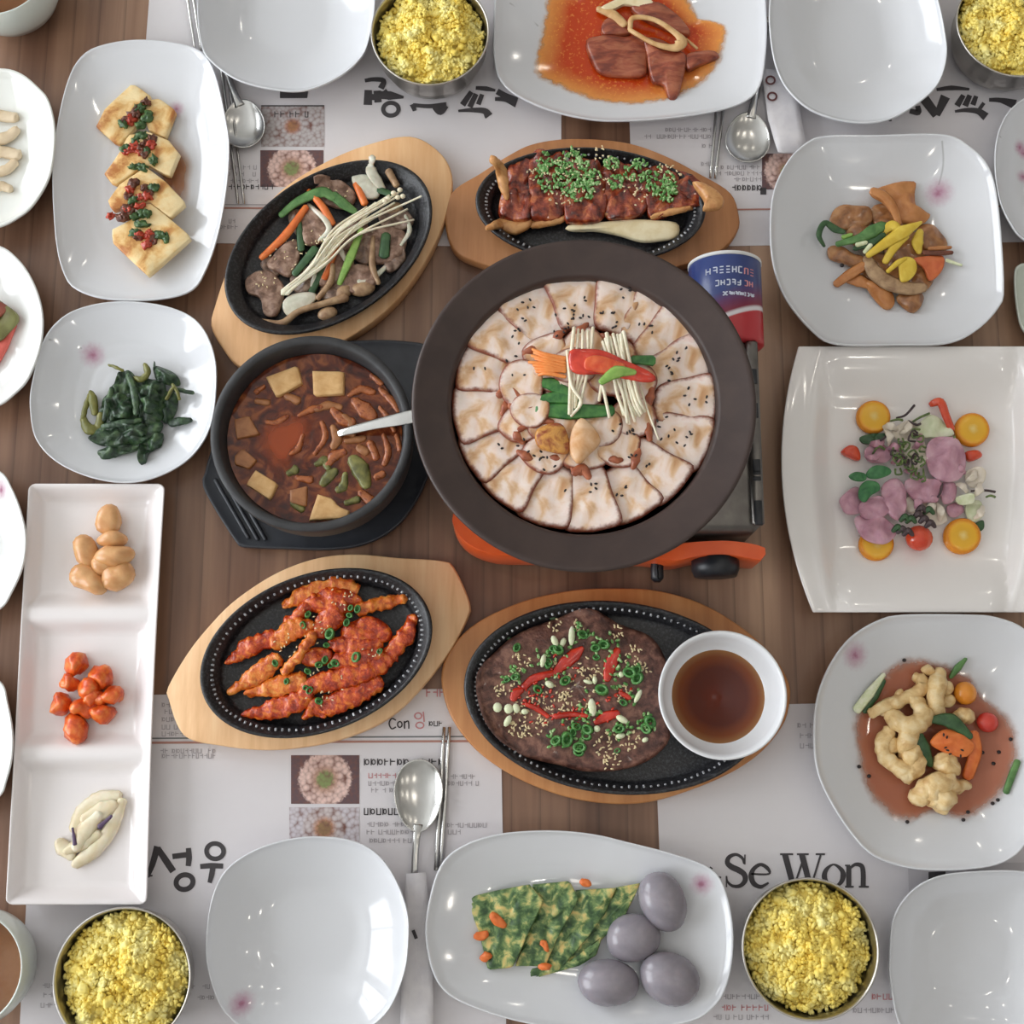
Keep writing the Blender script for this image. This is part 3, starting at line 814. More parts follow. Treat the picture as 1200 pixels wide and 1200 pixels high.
def tray_edge(u, v):
    ty = (v + 1) / 2
    lx = 33 - 27 * ty + 1.5 * math.sin(ty * 3 * math.pi) * 0; rx = 193 - 21 * ty - 3.0 * math.sin(ty * math.pi)
    # rounded corners
    uu = u
    cr = max(0, (abs(u) - .93) / .07) * max(0, (abs(v) - .975) / .025)
    t = (uu * (1 - .02 * cr) + 1) / 2
    return lx + (rx - lx) * t, 566.5 + 494 * ty - (3.5 * cr * (1 if v > 0 else -1))
def tray_z(u, v):
    wx = sst(.72, 1.0, abs(u))
    y = (v + 1) / 2
    dv = min(abs(y - .31), abs(y - .64)); ridge = 1 - sst(.008, .05, dv)
    en = max(1 - sst(0.0, .05, y), 1 - sst(0, .05, 1 - y))
    return 0.006 + 0.016 * max(wx, .8 * ridge, en)
d_tray = Platter('sectioned_tray', 'long white rectangular porcelain tray divided into three sections', tray_edge, tray_z, M('warm_porcelain', [(240, 234, 234)], 5, 0.12, spec=0.6), 40, 120, cat='tray')

# ------------------------------------------------------------------ tea cups
def teacup(px, py, rpx, label):
    z = 0.066; c = P(px, py, z); r = rpx / sc(py, z); c0 = (c.x, c.y, T)
    e = thing('teacup', c0, label, 'cup', 'handleless tea cups')
    pr = [(r * .55, 0), (r * .6, 0), (r * .62, .004), (r * .8, .012), (r * .97, .03), (r * 1.03, .048), (r * 1.0, .0655), (r * .985, .067), (r * .955, .0655), (r * .97, .05), (r * .9, .03), (r * .7, .012), (r * .3, .008), (r * .02, .008)]
    link_mesh('cup_body', *lathe(c0, pr, 64), porcelain('celadon_glaze', (214, 220, 214), rough=0.2), e)
    link_mesh('tea', *lathe(c0, [(r * .02, .0535), (r * .9, .0535), (r * .945, .0538)][::-1], 48), M('barley_tea', [(196, 134, 92), (182, 116, 74)], 30, 0.06), e)
    return e
teacup(-8, -42, 67, 'pale grey tea cup of brown tea beside the tofu plate')
teacup(-40, 1137, 67, 'pale grey tea cup of brown tea beside a yellow rice bowl')

# ------------------------------------------------------------------ steel rice bowls with yellow rice
M_rice = M('yellow_rice', [(242, 212, 92), (250, 228, 122), (252, 240, 160)], 45, 0.5)
def rice_bowl(px, py, label, fill=0.04, seed=1):
    z = 0.052; c = P(px, py, z); r = 0.0575; c0 = (c.x, c.y, T)
    pr = [(r * .66, 0), (r * .7, 0), (r * .72, .003), (r * .86, .012), (r * .95, .028), (r * .985, .05), (r * 1.005, .0515), (r * 1.0, .053), (r * .975, .0525), (r * .962, .049), (r * .93, .028), (r * .83, .014), (r * .6, .007), (r * .02, .006)]
    o = tag(link_mesh('rice_bowl', *lathe(c0, pr, 72), M_bowlsteel), label, 'bowl', 'steel rice bowls')
    rnd = random.Random(seed)
    def top(x, y):
        d = math.hypot(x, y) / (r * .9)
        return fill + 0.012 * (1 - d ** 2.2) + 0.007 * nz((x, y, 0), 50, seed) + 0.006 * nz((x, y, 0), 115, seed)
    V = []; Fc = []; rings = []
    for k in (.985, .95, .85, .7, .55, .4, .25, .1, .01):
        rings.append([(c.x + r * .93 * k * math.cos(6.28318 * i / 48), c.y + r * .93 * k * math.sin(6.28318 * i / 48), T + top(r * .93 * k * math.cos(6.28318 * i / 48), r * .93 * k * math.sin(6.28318 * i / 48)) - .0015 - (.012 if k > .97 else .0)) for i in range(48)])
    parts = [loft(rings, False, True)]
    for _ in range(90):
        an = rnd.random() * 6.283; rr = r * .86 * math.sqrt(rnd.random()); x, y = rr * math.cos(an), rr * math.sin(an); q_ = rnd.uniform(.0026, .005)
        parts.append(ball((c.x + x, c.y + y, T + top(x, y) + rnd.uniform(-.002, .0016)), (q_, q_ * rnd.uniform(.7, 1), q_ * .7), (rnd.uniform(-.6, .6), rnd.uniform(-.6, .6), rnd.random() * 6.28), 12, 8, .0022, 330, rnd.random() * 30))
    for _ in range(1500):
        an = rnd.random() * 6.283; rr = r * .915 * math.sqrt(rnd.random()); x, y = rr * math.cos(an), rr * math.sin(an)
        parts.append(ball((c.x + x, c.y + y, T + top(x, y) + rnd.uniform(-.0012, .0016)), (rnd.uniform(.0024, .0034), .0018, .0016), (rnd.uniform(-.6, .6), rnd.uniform(-.6, .6), rnd.random() * 6.28), 6, 4))
    tag(link_mesh('yellow_rice', *merge(*parts), M_rice), 'yellow cooked rice heaped in the steel bowl ' + label.split(' bowl ', 1)[1], 'rice', None, 'stuff')
rice_bowl(504, 37, 'steel rice bowl between an empty bowl and the red sauced meat plate', seed=1)
rice_bowl(1190, 27, 'steel rice bowl beyond the brown noodle dish', .041, 2)
rice_bowl(143, 1147, 'steel rice bowl near the end of the three-section tray', seed=3)
rice_bowl(950, 1112, 'steel rice bowl below the serif lettering of the placemat', .037, 4)

# ------------------------------------------------------------------ sizzling plates on wooden boards
M_pine = wood('pale_pine', [(222, 166, 112), (238, 186, 134), (248, 204, 154)], 30, R(58), 0.5, 9, 0.1)
M_pine2 = wood('pale_pine_cross', [(224, 174, 124), (240, 194, 146), (250, 212, 166)], 34, R(62), 0.5, 9, 0.1)
M_oak = wood('honey_board', [(172, 110, 62), (190, 128, 76), (206, 148, 94)], 26, R(80), 0.45, 10, 0.1)
M_oak2 = wood('brown_board', [(162, 106, 64), (182, 124, 78), (198, 140, 94)], 26, R(86), 0.45, 10, 0.1)
class Hotplate(Surf):
    def __init__(s, label, board, wmat, cx, cy, a, b, ang, ticks=0, zb=0.018, zr=0.040, floor=0.023, irim=.86, lab2='', grp='sizzling plates'):
        c = P(cx, cy, zr); k = sc(cy, zr)
        s.c, s.a, s.b, s.an, s.z = c, a / k, b / k, ang, floor
        s.zr, s.ir = zr, irim
        e = thing('wooden_board', (c.x, c.y, T), lab2, 'board', 'wooden boards under sizzling plates')
        q = resize(cat_closed(board, 8), 120)
        wp = [P(x, y, zb) for x, y in q]
        cen = sum(wp, Vector()) / len(wp)
        def ring(f, z): return [(cen.x + (v.x - cen.x) * f, cen.y + (v.y - cen.y) * f, T + z) for v in wp]
        link_mesh('board', *loft([ring(.97, 0.0), ring(.995, .003), ring(1, .008), ring(1, zb - .003), ring(.994, zb - .0006), ring(.985, zb), ring(.5, zb), ring(.05, zb)]), wmat, e)
        h = thing('hot_plate', (c.x, c.y, T + zb), label, 'hot plate', grp)
        n = 96
        def er(f, z, add=0.0):
            out = []
            for i in range(n):
                t = 2 * math.pi * i / n; x, y = (s.a * f + add) * math.cos(t), (s.b * f + add) * math.sin(t)
                out.append((c.x + x * math.cos(ang) - y * math.sin(ang), c.y + x * math.sin(ang) + y * math.cos(ang), T + z))
            return out
        rings = [er(.80, zb + .0002), er(.86, zb + .001), er(.95, zr - .010), er(.985, zr - .004), er(1, zr - .0022), er(1, zr), er(.985, zr + .0012), er(.965, zr + .0006), er(.95, zr - .002), er(irim + .015, zr - .006), er(irim, floor + .003), er(irim - .04, floor + .0006), er(irim - .1, floor), er(.5, floor), er(.25, floor), er(.02, floor)]
        link_mesh('iron_pan', *loft(rings), M_iron, h)
        if ticks:
            parts = []
            for i in range(ticks):
                t = 2 * math.pi * i / ticks; f = (irim + .95) / 2 + .012; x, y = s.a * f * math.cos(t), s.b * f * math.sin(t)
                tx, ty = -s.a * math.sin(t), s.b * math.cos(t); rz = math.atan2(ty, tx) + ang + math.pi / 2
                px_, py_ = c.x + x * math.cos(ang) - y * math.sin(ang), c.y + x * math.sin(ang) + y * math.cos(ang)
                parts.append(box((px_, py_, T + zr - .0042), (random.uniform(.003, .0056), .0021, .0013), rz, .0004))
            o = link_mesh('raised_rim_marks', *merge(*parts), M_ironlight, h); o['kind'] = 'stuff'
    def k(s, x, y):
        dx, dy = x - s.c.x, y - s.c.y
        u = (dx * math.cos(s.an) + dy * math.sin(s.an)) / s.a; v = (-dx * math.sin(s.an) + dy * math.cos(s.an)) / s.b
        return math.hypot(u, v)
    def h(s, x, y):
        k = s.k(x, y)
        if k < s.ir: return s.z
        if k > 1.0: return s.zr + .001
        return s.z + (s.zr - s.z) * min(1, (k - s.ir) / (.96 - s.ir)) + .0005
h1 = Hotplate('oval black iron hot plate holding beef with enoki and carrot', [(481, 159), (515, 177), (530, 206), (525, 245), (505, 295), (467, 350), (417, 391), (350, 424), (300, 433), (277, 427), (262, 410), (247, 382), (252, 356), (266, 316), (290, 268), (330, 222), (380, 190), (430, 169)], M_pine, 385.5, 288, 136, 89, R(37.8), lab2='pale wooden board under the beef and enoki hot plate', ticks=0)
h2 = Hotplate('oval black iron hot plate holding glazed sliced eel', [(521, 252), (529, 288), (550, 304), (600, 318), (680, 326), (750, 322), (805, 309), (844, 294), (865, 270), (866, 249), (856, 225), (820, 203), (775, 180), (730, 166), (670, 162), (625, 168), (595, 182), (562, 203), (530, 224)], M_oak2, 692, 240, 135, 73, R(-3), ticks=90, lab2='brown wooden board under the glazed eel hot plate')
h3 = Hotplate('oval black iron hot plate holding orange spicy strips', [(196, 805), (196, 817), (215, 862), (259, 874), (307, 879), (354, 876), (402, 866), (449, 846), (484, 817), (525, 767), (549, 722), (550, 704), (533, 666), (519, 657), (465, 653), (417, 649), (370, 654), (322, 672), (275, 703), (243, 735), (218, 767)], M_pine2, 371, 764, 140, 93, R(20), ticks=92, lab2='pale wooden board under the orange spicy strips hot plate')
h4 = Hotplate('large oval black iron hot plate holding a round beef patty', [(517, 795), (526, 764), (555, 732), (608, 706), (667, 692), (720, 689), (772, 692), (825, 708), (874, 738), (908, 770), (925, 800), (926, 822), (919, 848), (895, 879), (860, 904), (807, 927), (755, 941), (702, 941), (650, 930), (597, 907), (555, 876), (527, 837)], M_oak, 721, 816, 178, 112, R(-6), ticks=120, irim=.89, lab2='oval honey-brown board under the beef patty hot plate')

# --- beef with enoki and vegetables (h1)
M_beef = M('cooked_beef', [(104, 76, 62), (140, 108, 90), (172, 142, 124)], 130, 0.45, 0.6, 300)
M_carrot = M('carrot', [(216, 104, 44), (230, 128, 62)], 120, 0.35, 0.1)
M_scal = M('scallion_green', [(70, 112, 58), (104, 146, 84)], 120, 0.4)
M_scald = M('dark_scallion', [(42, 74, 44), (64, 98, 58)], 120, 0.4)
M_scall = M('light_scallion', [(120, 160, 70), (152, 186, 96)], 120, 0.4)
M_onion = M('onion', [(196, 192, 172), (222, 218, 202)], 100, 0.25, sss=0.2)
M_enoki = M('enoki', [(226, 214, 184), (242, 234, 212)], 200, 0.45, sss=0.1)
M_mush = M('mushroom', [(146, 112, 82), (186, 154, 118)], 120, 0.4)
M_sesame = M('white_sesame', [(232, 212, 168)], 50, 0.5)
M_bsesame = M('black_sesame', [(34, 26, 28)], 50, 0.4)
crop(230, 170, 4)
G = 'beef slices on the enoki hot plate'; N = 'brown cooked beef slice among the carrots on the enoki hot plate'
for pts, lf in (([(240, 620), (330, 585), (400, 640), (412, 700), (380, 795), (320, 795), (300, 720), (238, 690)], .001), ([(330, 560), (400, 480), (470, 440), (485, 520), (440, 615), (380, 595)], .003), ([(490, 320), (560, 300), (640, 350), (620, 430), (540, 475), (495, 440)], .003), ([(800, 400), (900, 380), (985, 420), (960, 520), (860, 560), (800, 520)], .001), ([(700, 580), (800, 560), (850, 640), (750, 700), (670, 660)], .001), ([(560, 180), (680, 170), (750, 240), (700, 300), (600, 270)], .001), ([(560, 560), (680, 480), (740, 560), (640, 660), (560, 650)], .001), ([(640, 380), (780, 330), (800, 430), (700, 500), (620, 470)], .001)):
    slab('beef_slice', N, 'meat', M_beef, h1, pts, .006, G, lift=lf, amp=.003, fr=110, dome=.001)
for pts in ([(860, 300), (960, 290), (1020, 360), (960, 400), (870, 380)], [(740, 440), (830, 400), (870, 480), (800, 560), (730, 520)], [(600, 640), (700, 600), (740, 680), (650, 740), (580, 710)], [(430, 330), (520, 300), (560, 380), (480, 430)], [(880, 500), (960, 470), (980, 540), (900, 600)], [(300, 560), (360, 520), (420, 560), (360, 620)], [(440, 620), (540, 570), (580, 650), (480, 700)]):
    slab('oyster_mushroom', 'greyish brown mushroom piece on the beef and enoki hot plate', 'mushroom', M('grey_mush', [(96, 76, 66), (134, 108, 92), (164, 142, 124)], 120, .3, .5), h1, pts, .005, 'grey mushroom pieces in the beef dish', lift=.0005, amp=.004, fr=140, dome=.002, n=40)
for pts, wd in (([(600, 440, .008), (660, 470, .01), (700, 540, .008)], [5, 8, 5]), ([(900, 560, .004), (830, 620, .006), (760, 640, .006)], [5, 8, 6]), ([(520, 520, .006), (560, 590, .008), (540, 660, .006)], [5, 7, 5]), ([(980, 330, .006), (1000, 400, .007), (960, 470, .006)], [4, 6, 4])):
    strip('onion_sliver', 'thin translucent onion sliver among the mushrooms of the beef dish', 'vegetable', M_onion, h1, pts, wd, 'thin onion slivers in the beef dish', th=.002)
G = 'carrot sticks in the beef dish'; N = 'orange carrot stick lying on the beef and enoki hot plate'
for pts, wd in (([(515, 290, .008), (420, 420, .008), (305, 530, .004)], [8, 11, 8]), ([(555, 245, .01), (600, 300, .011), (640, 370, .008)], [8, 9, 8]), ([(750, 180, .004), (790, 275, .008)], [9, 9]), ([(665, 470, .008), (600, 625, .006)], [6, 8]), ([(520, 180, .004), (535, 240, .008)], [4, 7])):
    strip('carrot_stick', N, 'vegetable', M_carrot, h1, pts, wd, G, th=.005)
G = 'scallion pieces in the beef dish'
for pts, wd, mt, lb in (([(395, 330, .008), (480, 262, .012), (590, 220, .013), (645, 250, .012)], [8, 11, 14, 9], M_scal, 'mid green'), ([(640, 235, .012), (690, 275, .011), (745, 312, .008)], [12, 13, 8], M_scal, 'mid green'), ([(775, 395, .013), (725, 520, .013), (670, 650, .007)], [7, 11, 7], M_scall, 'light green'), ([(480, 360, .009), (492, 490, .008)], [7, 9], M_scald, 'dark green'), ([(560, 485, .011), (460, 605, .008)], [11, 9], M_scald, 'dark green'), ([(590, 565, .009), (540, 690, .005)], [12, 9], M_scald, 'dark green'), ([(890, 420, .01), (880, 520, .008)], [11, 13], M_scald, 'dark green'), ([(830, 200, .006), (910, 230, .009)], [9, 8], M_scald, 'dark green')):
    strip('scallion_piece', lb + ' scallion strip on the beef and enoki hot plate', 'vegetable', mt, h1, pts, wd, G, th=.0022)
for pts, wd in (([(825, 55, .006), (820, 120, .012), (850, 170, .01), (880, 210, .005)], [8, 13, 12, 6]), ([(525, 280, .006), (600, 345, .012), (620, 400, .01), (560, 460, .006)], [5, 7, 7, 4])):
    strip('onion_sliver', 'translucent white onion sliver on the beef and enoki hot plate', 'vegetable', M_onion, h1, pts, wd, 'onion slivers in the beef dish', th=.0025)
for pts in ([(728, 150), (800, 135), (865, 190), (845, 250), (770, 240)], [(405, 740), (450, 700), (540, 690), (565, 720), (480, 795), (420, 795)]):
    slab('onion_piece', 'pale flat onion piece on the beef and enoki hot plate', 'vegetable', M_onion, h1, pts, .004, 'onion pieces in the beef dish', lift=.004, dome=.002)
for pts, wd in (([(305, 825, .001), (400, 835, .004), (480, 780, .005), (600, 742, .005), (705, 715, .003)], [6, 9, 8, 8, 11]), ([(830, 430, .004), (825, 560, .006), (855, 650, .003)], [6, 8, 6]), ([(570, 720, .005), (630, 640, .006), (640, 560, .008)], [7, 8, 6]), ([(900, 120, .006), (940, 190, .008)], [9, 8])):
    strip('mushroom_strip', 'tan mushroom strip on the beef and enoki hot plate', 'mushroom', M_mush, h1, pts, wd, 'mushroom strips in the beef dish')
for p, a, b, rz in (((780, 675), 15, 9, .2), ((615, 790), 12, 8, .3), ((690, 690), 11, 8, .6), ((930, 300), 10, 8, .4)):
    lump('brown_mushroom', 'small tan rounded mushroom on the beef and enoki hot plate', 'mushroom', M_mush, h1, p, a, b, rz, .005, group='mushroom caps in the beef dish')
G = 'enoki stems on the beef dish'
for k, (ex, ey, mx_, my_) in enumerate([(1055, 240, 720, 400), (960, 215, 690, 385), (945, 240, 680, 400), (905, 235, 660, 400), (870, 258, 700, 430), (1020, 350, 760, 420), (850, 330, 690, 440), (930, 270, 670, 430), (880, 300, 650, 440), (800, 290, 640, 400), (990, 300, 740, 430), (840, 270, 620, 440)]):
    sx, sy = 408 + (k % 4) * 9 - 8, 700 - (k % 3) * 8
    strip('enoki_mushroom', 'thin white enoki mushroom laid across the beef hot plate', 'mushroom', M_enoki, h1, [(sx, sy, .008), ((sx + mx_) / 2 + 20, (sy + my_) / 2 + 5, .014 + .001 * (k % 3)), (mx_, my_, .015 + .0012 * (k % 3)), (ex, ey, .012)], [3.6, 3.4, 3.0, 2.6], G, n=6)
for k, (x, y) in enumerate([(955, 210), (968, 240), (925, 225), (900, 250), (945, 245), (885, 262)]):
    lump('enoki_button', 'tiny white round enoki head on the beef hot plate', 'mushroom', M_enoki, h1, (x, y), 3.4, 3, 0, .0022, .013, group='enoki caps on the beef dish', nu=10, nv=6)
scatter('sesame_seeds', 'pale sesame seeds sprinkled over the beef and enoki hot plate', 'sesame', M_sesame, h1, [(430, 520, 90), (660, 200, 60), (560, 430, 60), (330, 640, 50)], 60, .0014, .009)

# --- glazed eel (h2)
M_glaze = M('glazed_eel', [(70, 22, 16), (124, 44, 26), (150, 62, 34), (190, 104, 58)], 110, 0.22, 0.9, 260, coat=0.5)
M_flesh = M('eel_flesh', [(186, 124, 72), (212, 158, 102), (196, 134, 80)], 90, 0.35, 0.3)
M_king = M('king_oyster', [(226, 206, 160), (240, 226, 190)], 80, 0.45, 0.1)
crop(570, 165, 4.138)
G = 'glazed eel pieces on the board'
NE = iter(['dark red glazed eel piece at the end with the curled tan flesh', 'second glazed eel piece from the curled tan flesh end', 'middle glazed eel piece under the thickest chopped scallion', 'second glazed eel piece from the tan tail tip', 'tapering glazed eel piece joined to the tan tail tip'])
for pts, lf in (([(62, 300), (118, 112), (218, 100), (222, 250), (218, 345), (200, 395), (70, 372)], .004), ([(212, 72), (360, 58), (385, 100), (375, 362), (230, 388), (212, 330)], .005), ([(372, 58), (470, 85), (565, 130), (572, 372), (400, 398), (376, 330)], .006), ([(562, 118), (700, 118), (795, 160), (772, 342), (640, 382), (572, 350)], .005), ([(780, 140), (940, 150), (1050, 215), (1062, 312), (960, 332), (790, 372)], .005)):
    slab('eel_piece', next(NE), 'eel', M_glaze, h2, pts, .011, G, lift=lf, amp=.006, fr=130, dome=.001, conform=False, bev=.07, n=56)
for pts, lb in (([(1000, 200), (1080, 222), (1150, 282), (1132, 330), (1050, 336), (1058, 290)], 'tan eel tail tip resting on the hot plate rim'),):
    slab('eel_tip', lb, 'eel', M_flesh, h2, pts, .008, lift=.012, amp=.001, dome=.003)
for pts, wd in (([(28, 85, .022), (68, 135, .024), (85, 220, .02), (100, 280, .014)], [9, 14, 12, 6]), ([(0, 425, .004), (70, 405, .004), (140, 420, .004), (210, 395, .006)], [5, 16, 20, 12]), ([(220, 408, .004), (300, 395, .006), (375, 378, .006)], [10, 12, 8]), ([(580, 360, .006), (660, 350, .008), (720, 335, .008)], [6, 12, 6]), ([(800, 370, .008), (900, 345, .012), (990, 325, .012)], [5, 9, 5])):
    strip('eel_strip', 'tan curled eel flesh along the glazed eel pieces', 'eel', M_flesh, h2, pts, wd, 'tan eel flesh edges', rag=.0012, th=.007)
slab('mushroom_slice', 'long cream king oyster mushroom slice beside the glazed eel', 'mushroom', M_king, h2, [(395, 412), (560, 396), (720, 384), (820, 388), (920, 398), (936, 440), (915, 472), (830, 488), (750, 490), (640, 458), (520, 436), (405, 436)], .006, lift=.004, dome=.002)
top2 = lambda x, y: .023 + .0195 + .002 * nz((x, y, 0), 60, 3)
M_gchop = M('chopped_scallion', [(60, 116, 48), (104, 156, 80), (190, 212, 160)], 300, 0.45)
scatter('chopped_scallion', 'chopped green scallion heaped on the glazed eel', 'scallion', M_gchop, h2, [(275, 150, 50), (420, 150, 75), (320, 215, 80), (430, 230, 90), (460, 285, 60), (600, 150, 35), (620, 240, 40), (720, 190, 60), (830, 240, 70), (870, 285, 50), (510, 220, 40)], 480, .0028, 0, .5, topfn=top2)
scatter('sesame_seeds', 'pale sesame seeds sprinkled over the glazed eel', 'sesame', M_sesame, h2, [(690, 260, 50), (880, 180, 60), (230, 200, 40), (720, 310, 50), (500, 180, 120), (380, 240, 120)], 130, .0015, 0, topfn=lambda x, y: top2(x, y) + .0012)

# --- orange spicy strips (h3)
M_spicy = M('spicy_batter', [(148, 38, 12), (200, 70, 18), (230, 122, 36)], 170, 0.26, 0.9, 420, coat=0.4)
M_spicy2 = M('orange_batter', [(184, 72, 20), (222, 116, 34), (234, 154, 70)], 170, 0.3, 0.8, 420, coat=0.3)
crop(250, 670, 4.615)
G = 'spicy strips on the hot plate'
for pts, wd, mt in (([(75, 495, .002), (190, 410, .005), (330, 350, .006)], [6, 19, 16], 0), ([(85, 655, .002), (220, 570, .006), (345, 470, .008)], [5, 20, 17], 1), ([(180, 660, .002), (320, 625, .006), (480, 590, .008)], [5, 18, 22], 1), ([(165, 775, .002), (300, 750, .005), (420, 715, .007), (520, 655, .009)], [6, 20, 22, 14], 0), ([(600, 735, .004), (740, 675, .007), (900, 600, .005)], [22, 24, 16], 0), ([(500, 620, .009), (650, 585, .01), (760, 550, .01), (880, 510, .008), (980, 455, .005)], [16, 22, 22, 20, 12], 0), ([(950, 450, .004), (1030, 360, .006), (1090, 245, .005)], [16, 18, 10], 0), ([(1035, 145, .003), (900, 175, .007), (780, 205, .008)], [12, 13, 11], 1), ([(545, 335, .014), (470, 440, .014), (385, 545, .009)], [9, 10, 9], 2), ([(385, 185, .002), (480, 130, .005), (640, 62, .005), (770, 100, .004)], [8, 18, 20, 14], 1), ([(375, 300, .004), (470, 220, .008), (550, 135, .007)], [7, 14, 11], 0), ([(330, 395, .007), (420, 320, .009), (525, 290, .009)], [14, 22, 16], 1), ([(640, 390, .008), (760, 400, .009), (900, 385, .006)], [14, 20, 14], 0), ([(560, 330, .008), (640, 240, .01), (700, 170, .009)], [16, 22, 14], 0), ([(640, 500, .009), (760, 470, .01), (900, 440, .007)], [14, 22, 16], 0), ([(600, 780, .003), (540, 720, .006), (500, 790, .003)], [8, 16, 7], 0)):
    wd = [a * 1.22 for a in wd]
    strip('spicy_strip', ('tan tapered strip' if mt == 2 else 'red-orange tapered fried strip' if mt == 0 else 'orange tapered fried strip') + ' on the black hot plate', 'fried strip', (M_spicy, M_spicy2, M_spicy2)[mt], h3, pts, wd, G, rag=.0034, frag=210, n=12, th=.008, seg=10)
for pts in ([(690, 310), (760, 265), (850, 240), (945, 290), (962, 365), (840, 400), (710, 395)], [(480, 165), (620, 80), (750, 105), (810, 170), (700, 235), (560, 225)], [(465, 445), (560, 408), (645, 430), (625, 500), (500, 512)], [(560, 240), (660, 190), (720, 260), (640, 330), (560, 310)]):
    slab('spicy_piece', 'broad red-orange sauced piece among the spicy strips', 'fried piece', M_spicy, h3, pts, .009, 'broad spicy pieces', lift=.004, amp=.005, fr=110, dome=.004)
def chop(name, label, surf, p, rpx, mt, group, lift, hollow=True):
    a, b = X(p); r = rpx / sc(b, .03); c = surf.q(a, b, lift)
    n = 10; rings = []
    an = random.random() * 6.28; tl = random.uniform(-.4, .4)
    pr = [(r, 0), (r, r * .9), (r * .62, r * .9), (r * .55, r * .15), (r * .02, r * .1)] if hollow else [(r * .8, 0), (r, r * .35), (r * .8, r * .8), (r * .1, r * .95)]
    Mx = Euler((tl, random.uniform(-.4, .4), an)).to_matrix()
    for q_, z_ in pr:
        rings.append([tuple(c + Mx @ Vector((q_ * math.cos(6.2832 * i / n), q_ * (.75 if hollow else .6) * math.sin(6.2832 * i / n), z_))) for i in range(n)])
    return tag(link_mesh(name, *loft(rings), mt), label, 'scallion', group)
M_ring = M('scallion_ring', [(44, 104, 44), (96, 152, 78)], 300, 0.4)
for p, r in (((780, 205), 5), ((745, 195), 4), ((720, 275), 5), ((740, 235), 4), ((635, 340), 7), ((780, 462), 6.5), ((660, 490), 5.5), ((600, 480), 5), ((570, 500), 5), ((635, 505), 4.5), ((510, 235), 4.5), ((490, 285), 4.5), ((335, 500), 4.5), ((570, 695), 5), ((520, 640), 5), ((500, 625), 4), ((610, 400), 4), ((900, 430), 4), ((400, 590), 4), ((510, 535), 4.5)):
    chop('scallion_ring', 'green scallion ring scattered on the orange spicy strips', h3, p, r, M_ring, 'scallion rings on the spicy strips', .016)
scatter('sesame_seeds', 'pale sesame seeds sprinkled over the orange spicy strips', 'sesame', M_sesame, h3, [(560, 300, 90), (390, 400, 70), (600, 620, 120), (700, 130, 80), (860, 440, 60)], 70, .0014, .0165)

# --- beef patty with sauce bowl (h4)
M_patty = M('grilled_beef', [(70, 40, 34), (104, 66, 55), (140, 98, 82)], 130, 0.42, 0.7, 420, coat=0.08)
M_chili = M('red_chili', [(176, 34, 22), (210, 62, 40)], 90, 0.22, coat=0.4)
M_white = M('scallion_white', [(214, 222, 176), (232, 234, 206)], 200, 0.4)
crop(510, 680, 2.857)
PT = [(140, 320), (200, 240), (280, 178), (400, 130), (515, 98), (620, 148), (722, 190), (772, 270), (762, 350), (772, 450), (785, 530), (720, 600), (620, 635), (500, 640), (420, 620), (300, 590), (200, 522), (150, 430)]
slab('beef_patty', 'large round brown grilled beef patty topped with chili and scallion', 'meat', M_patty, h4, PT, .010, amp=.0035, fr=55, dome=.002, n=72, bev=.08, seed=4)
top4 = lambda x, y: .023 + .0118
class PattyTop(Surf):
    def h(s, x, y): return .023 + .0108 + .0035 * nz((x, y, 0), 55, 4) + .0012
pt = PattyTop()
crop(550, 720, 5)
for pts, wd, lb in (([(495, 345), (560, 285), (620, 235), (665, 195)], [7, 15, 15, 5], 'long'), ([(320, 425), (380, 375), (490, 345)], [9, 10, 8], 'bent'), ([(255, 500), (275, 460), (310, 440)], [8, 12, 7], 'bent'), ([(805, 385), (830, 290), (870, 205)], [8, 17, 8], 'long'), ([(738, 635), (800, 600), (872, 580)], [7, 13, 9], 'short'), ([(330, 525), (400, 555), (465, 600)], [5, 7, 5], 'thin'), ([(500, 600), (590, 585), (690, 595)], [6, 7, 5], 'thin'), ([(880, 455), (940, 490)], [5, 7], 'thin')):
    strip('chili_slice', lb + ' red chili slice lying on the beef patty', 'chili', M_chili, pt, pts, wd, 'red chili slices on the beef patty', th=.003)
G = 'white scallion pieces on the beef patty'
for (x, y), a, b, rz in (((165, 545), 5.5, 6, 0), ((230, 553), 5.5, 6, 0), ((275, 550), 4.5, 6, .3), ((325, 570), 4.5, 3.5, 0), ((225, 625), 4, 7.5, -.5), ((500, 155), 4, 7, .4), ((548, 165), 3.5, 6, -.4), ((600, 125), 4, 12, -.05), ((720, 545), 5, 11, .1), ((895, 615), 8, 4, -.5), ((432, 272), 3.5, 8, -.2), ((470, 410), 6, 4, -.5), ((988, 480), 3, 9, -.5), ((885, 712), 6, 3.5, .2), ((748, 670), 4, 4, 0), ((890, 352), 3.5, 3.5, 0), ((695, 395), 6, 2.5, -.3), ((735, 385), 3, 5, 0), ((1030, 735), 4, 3, .5)):
    lump('scallion_white', 'pale scallion white piece lying on the beef patty', 'scallion', M_white, pt, (x, y), a, b, rz, .0022, group=G, nu=10, nv=7)
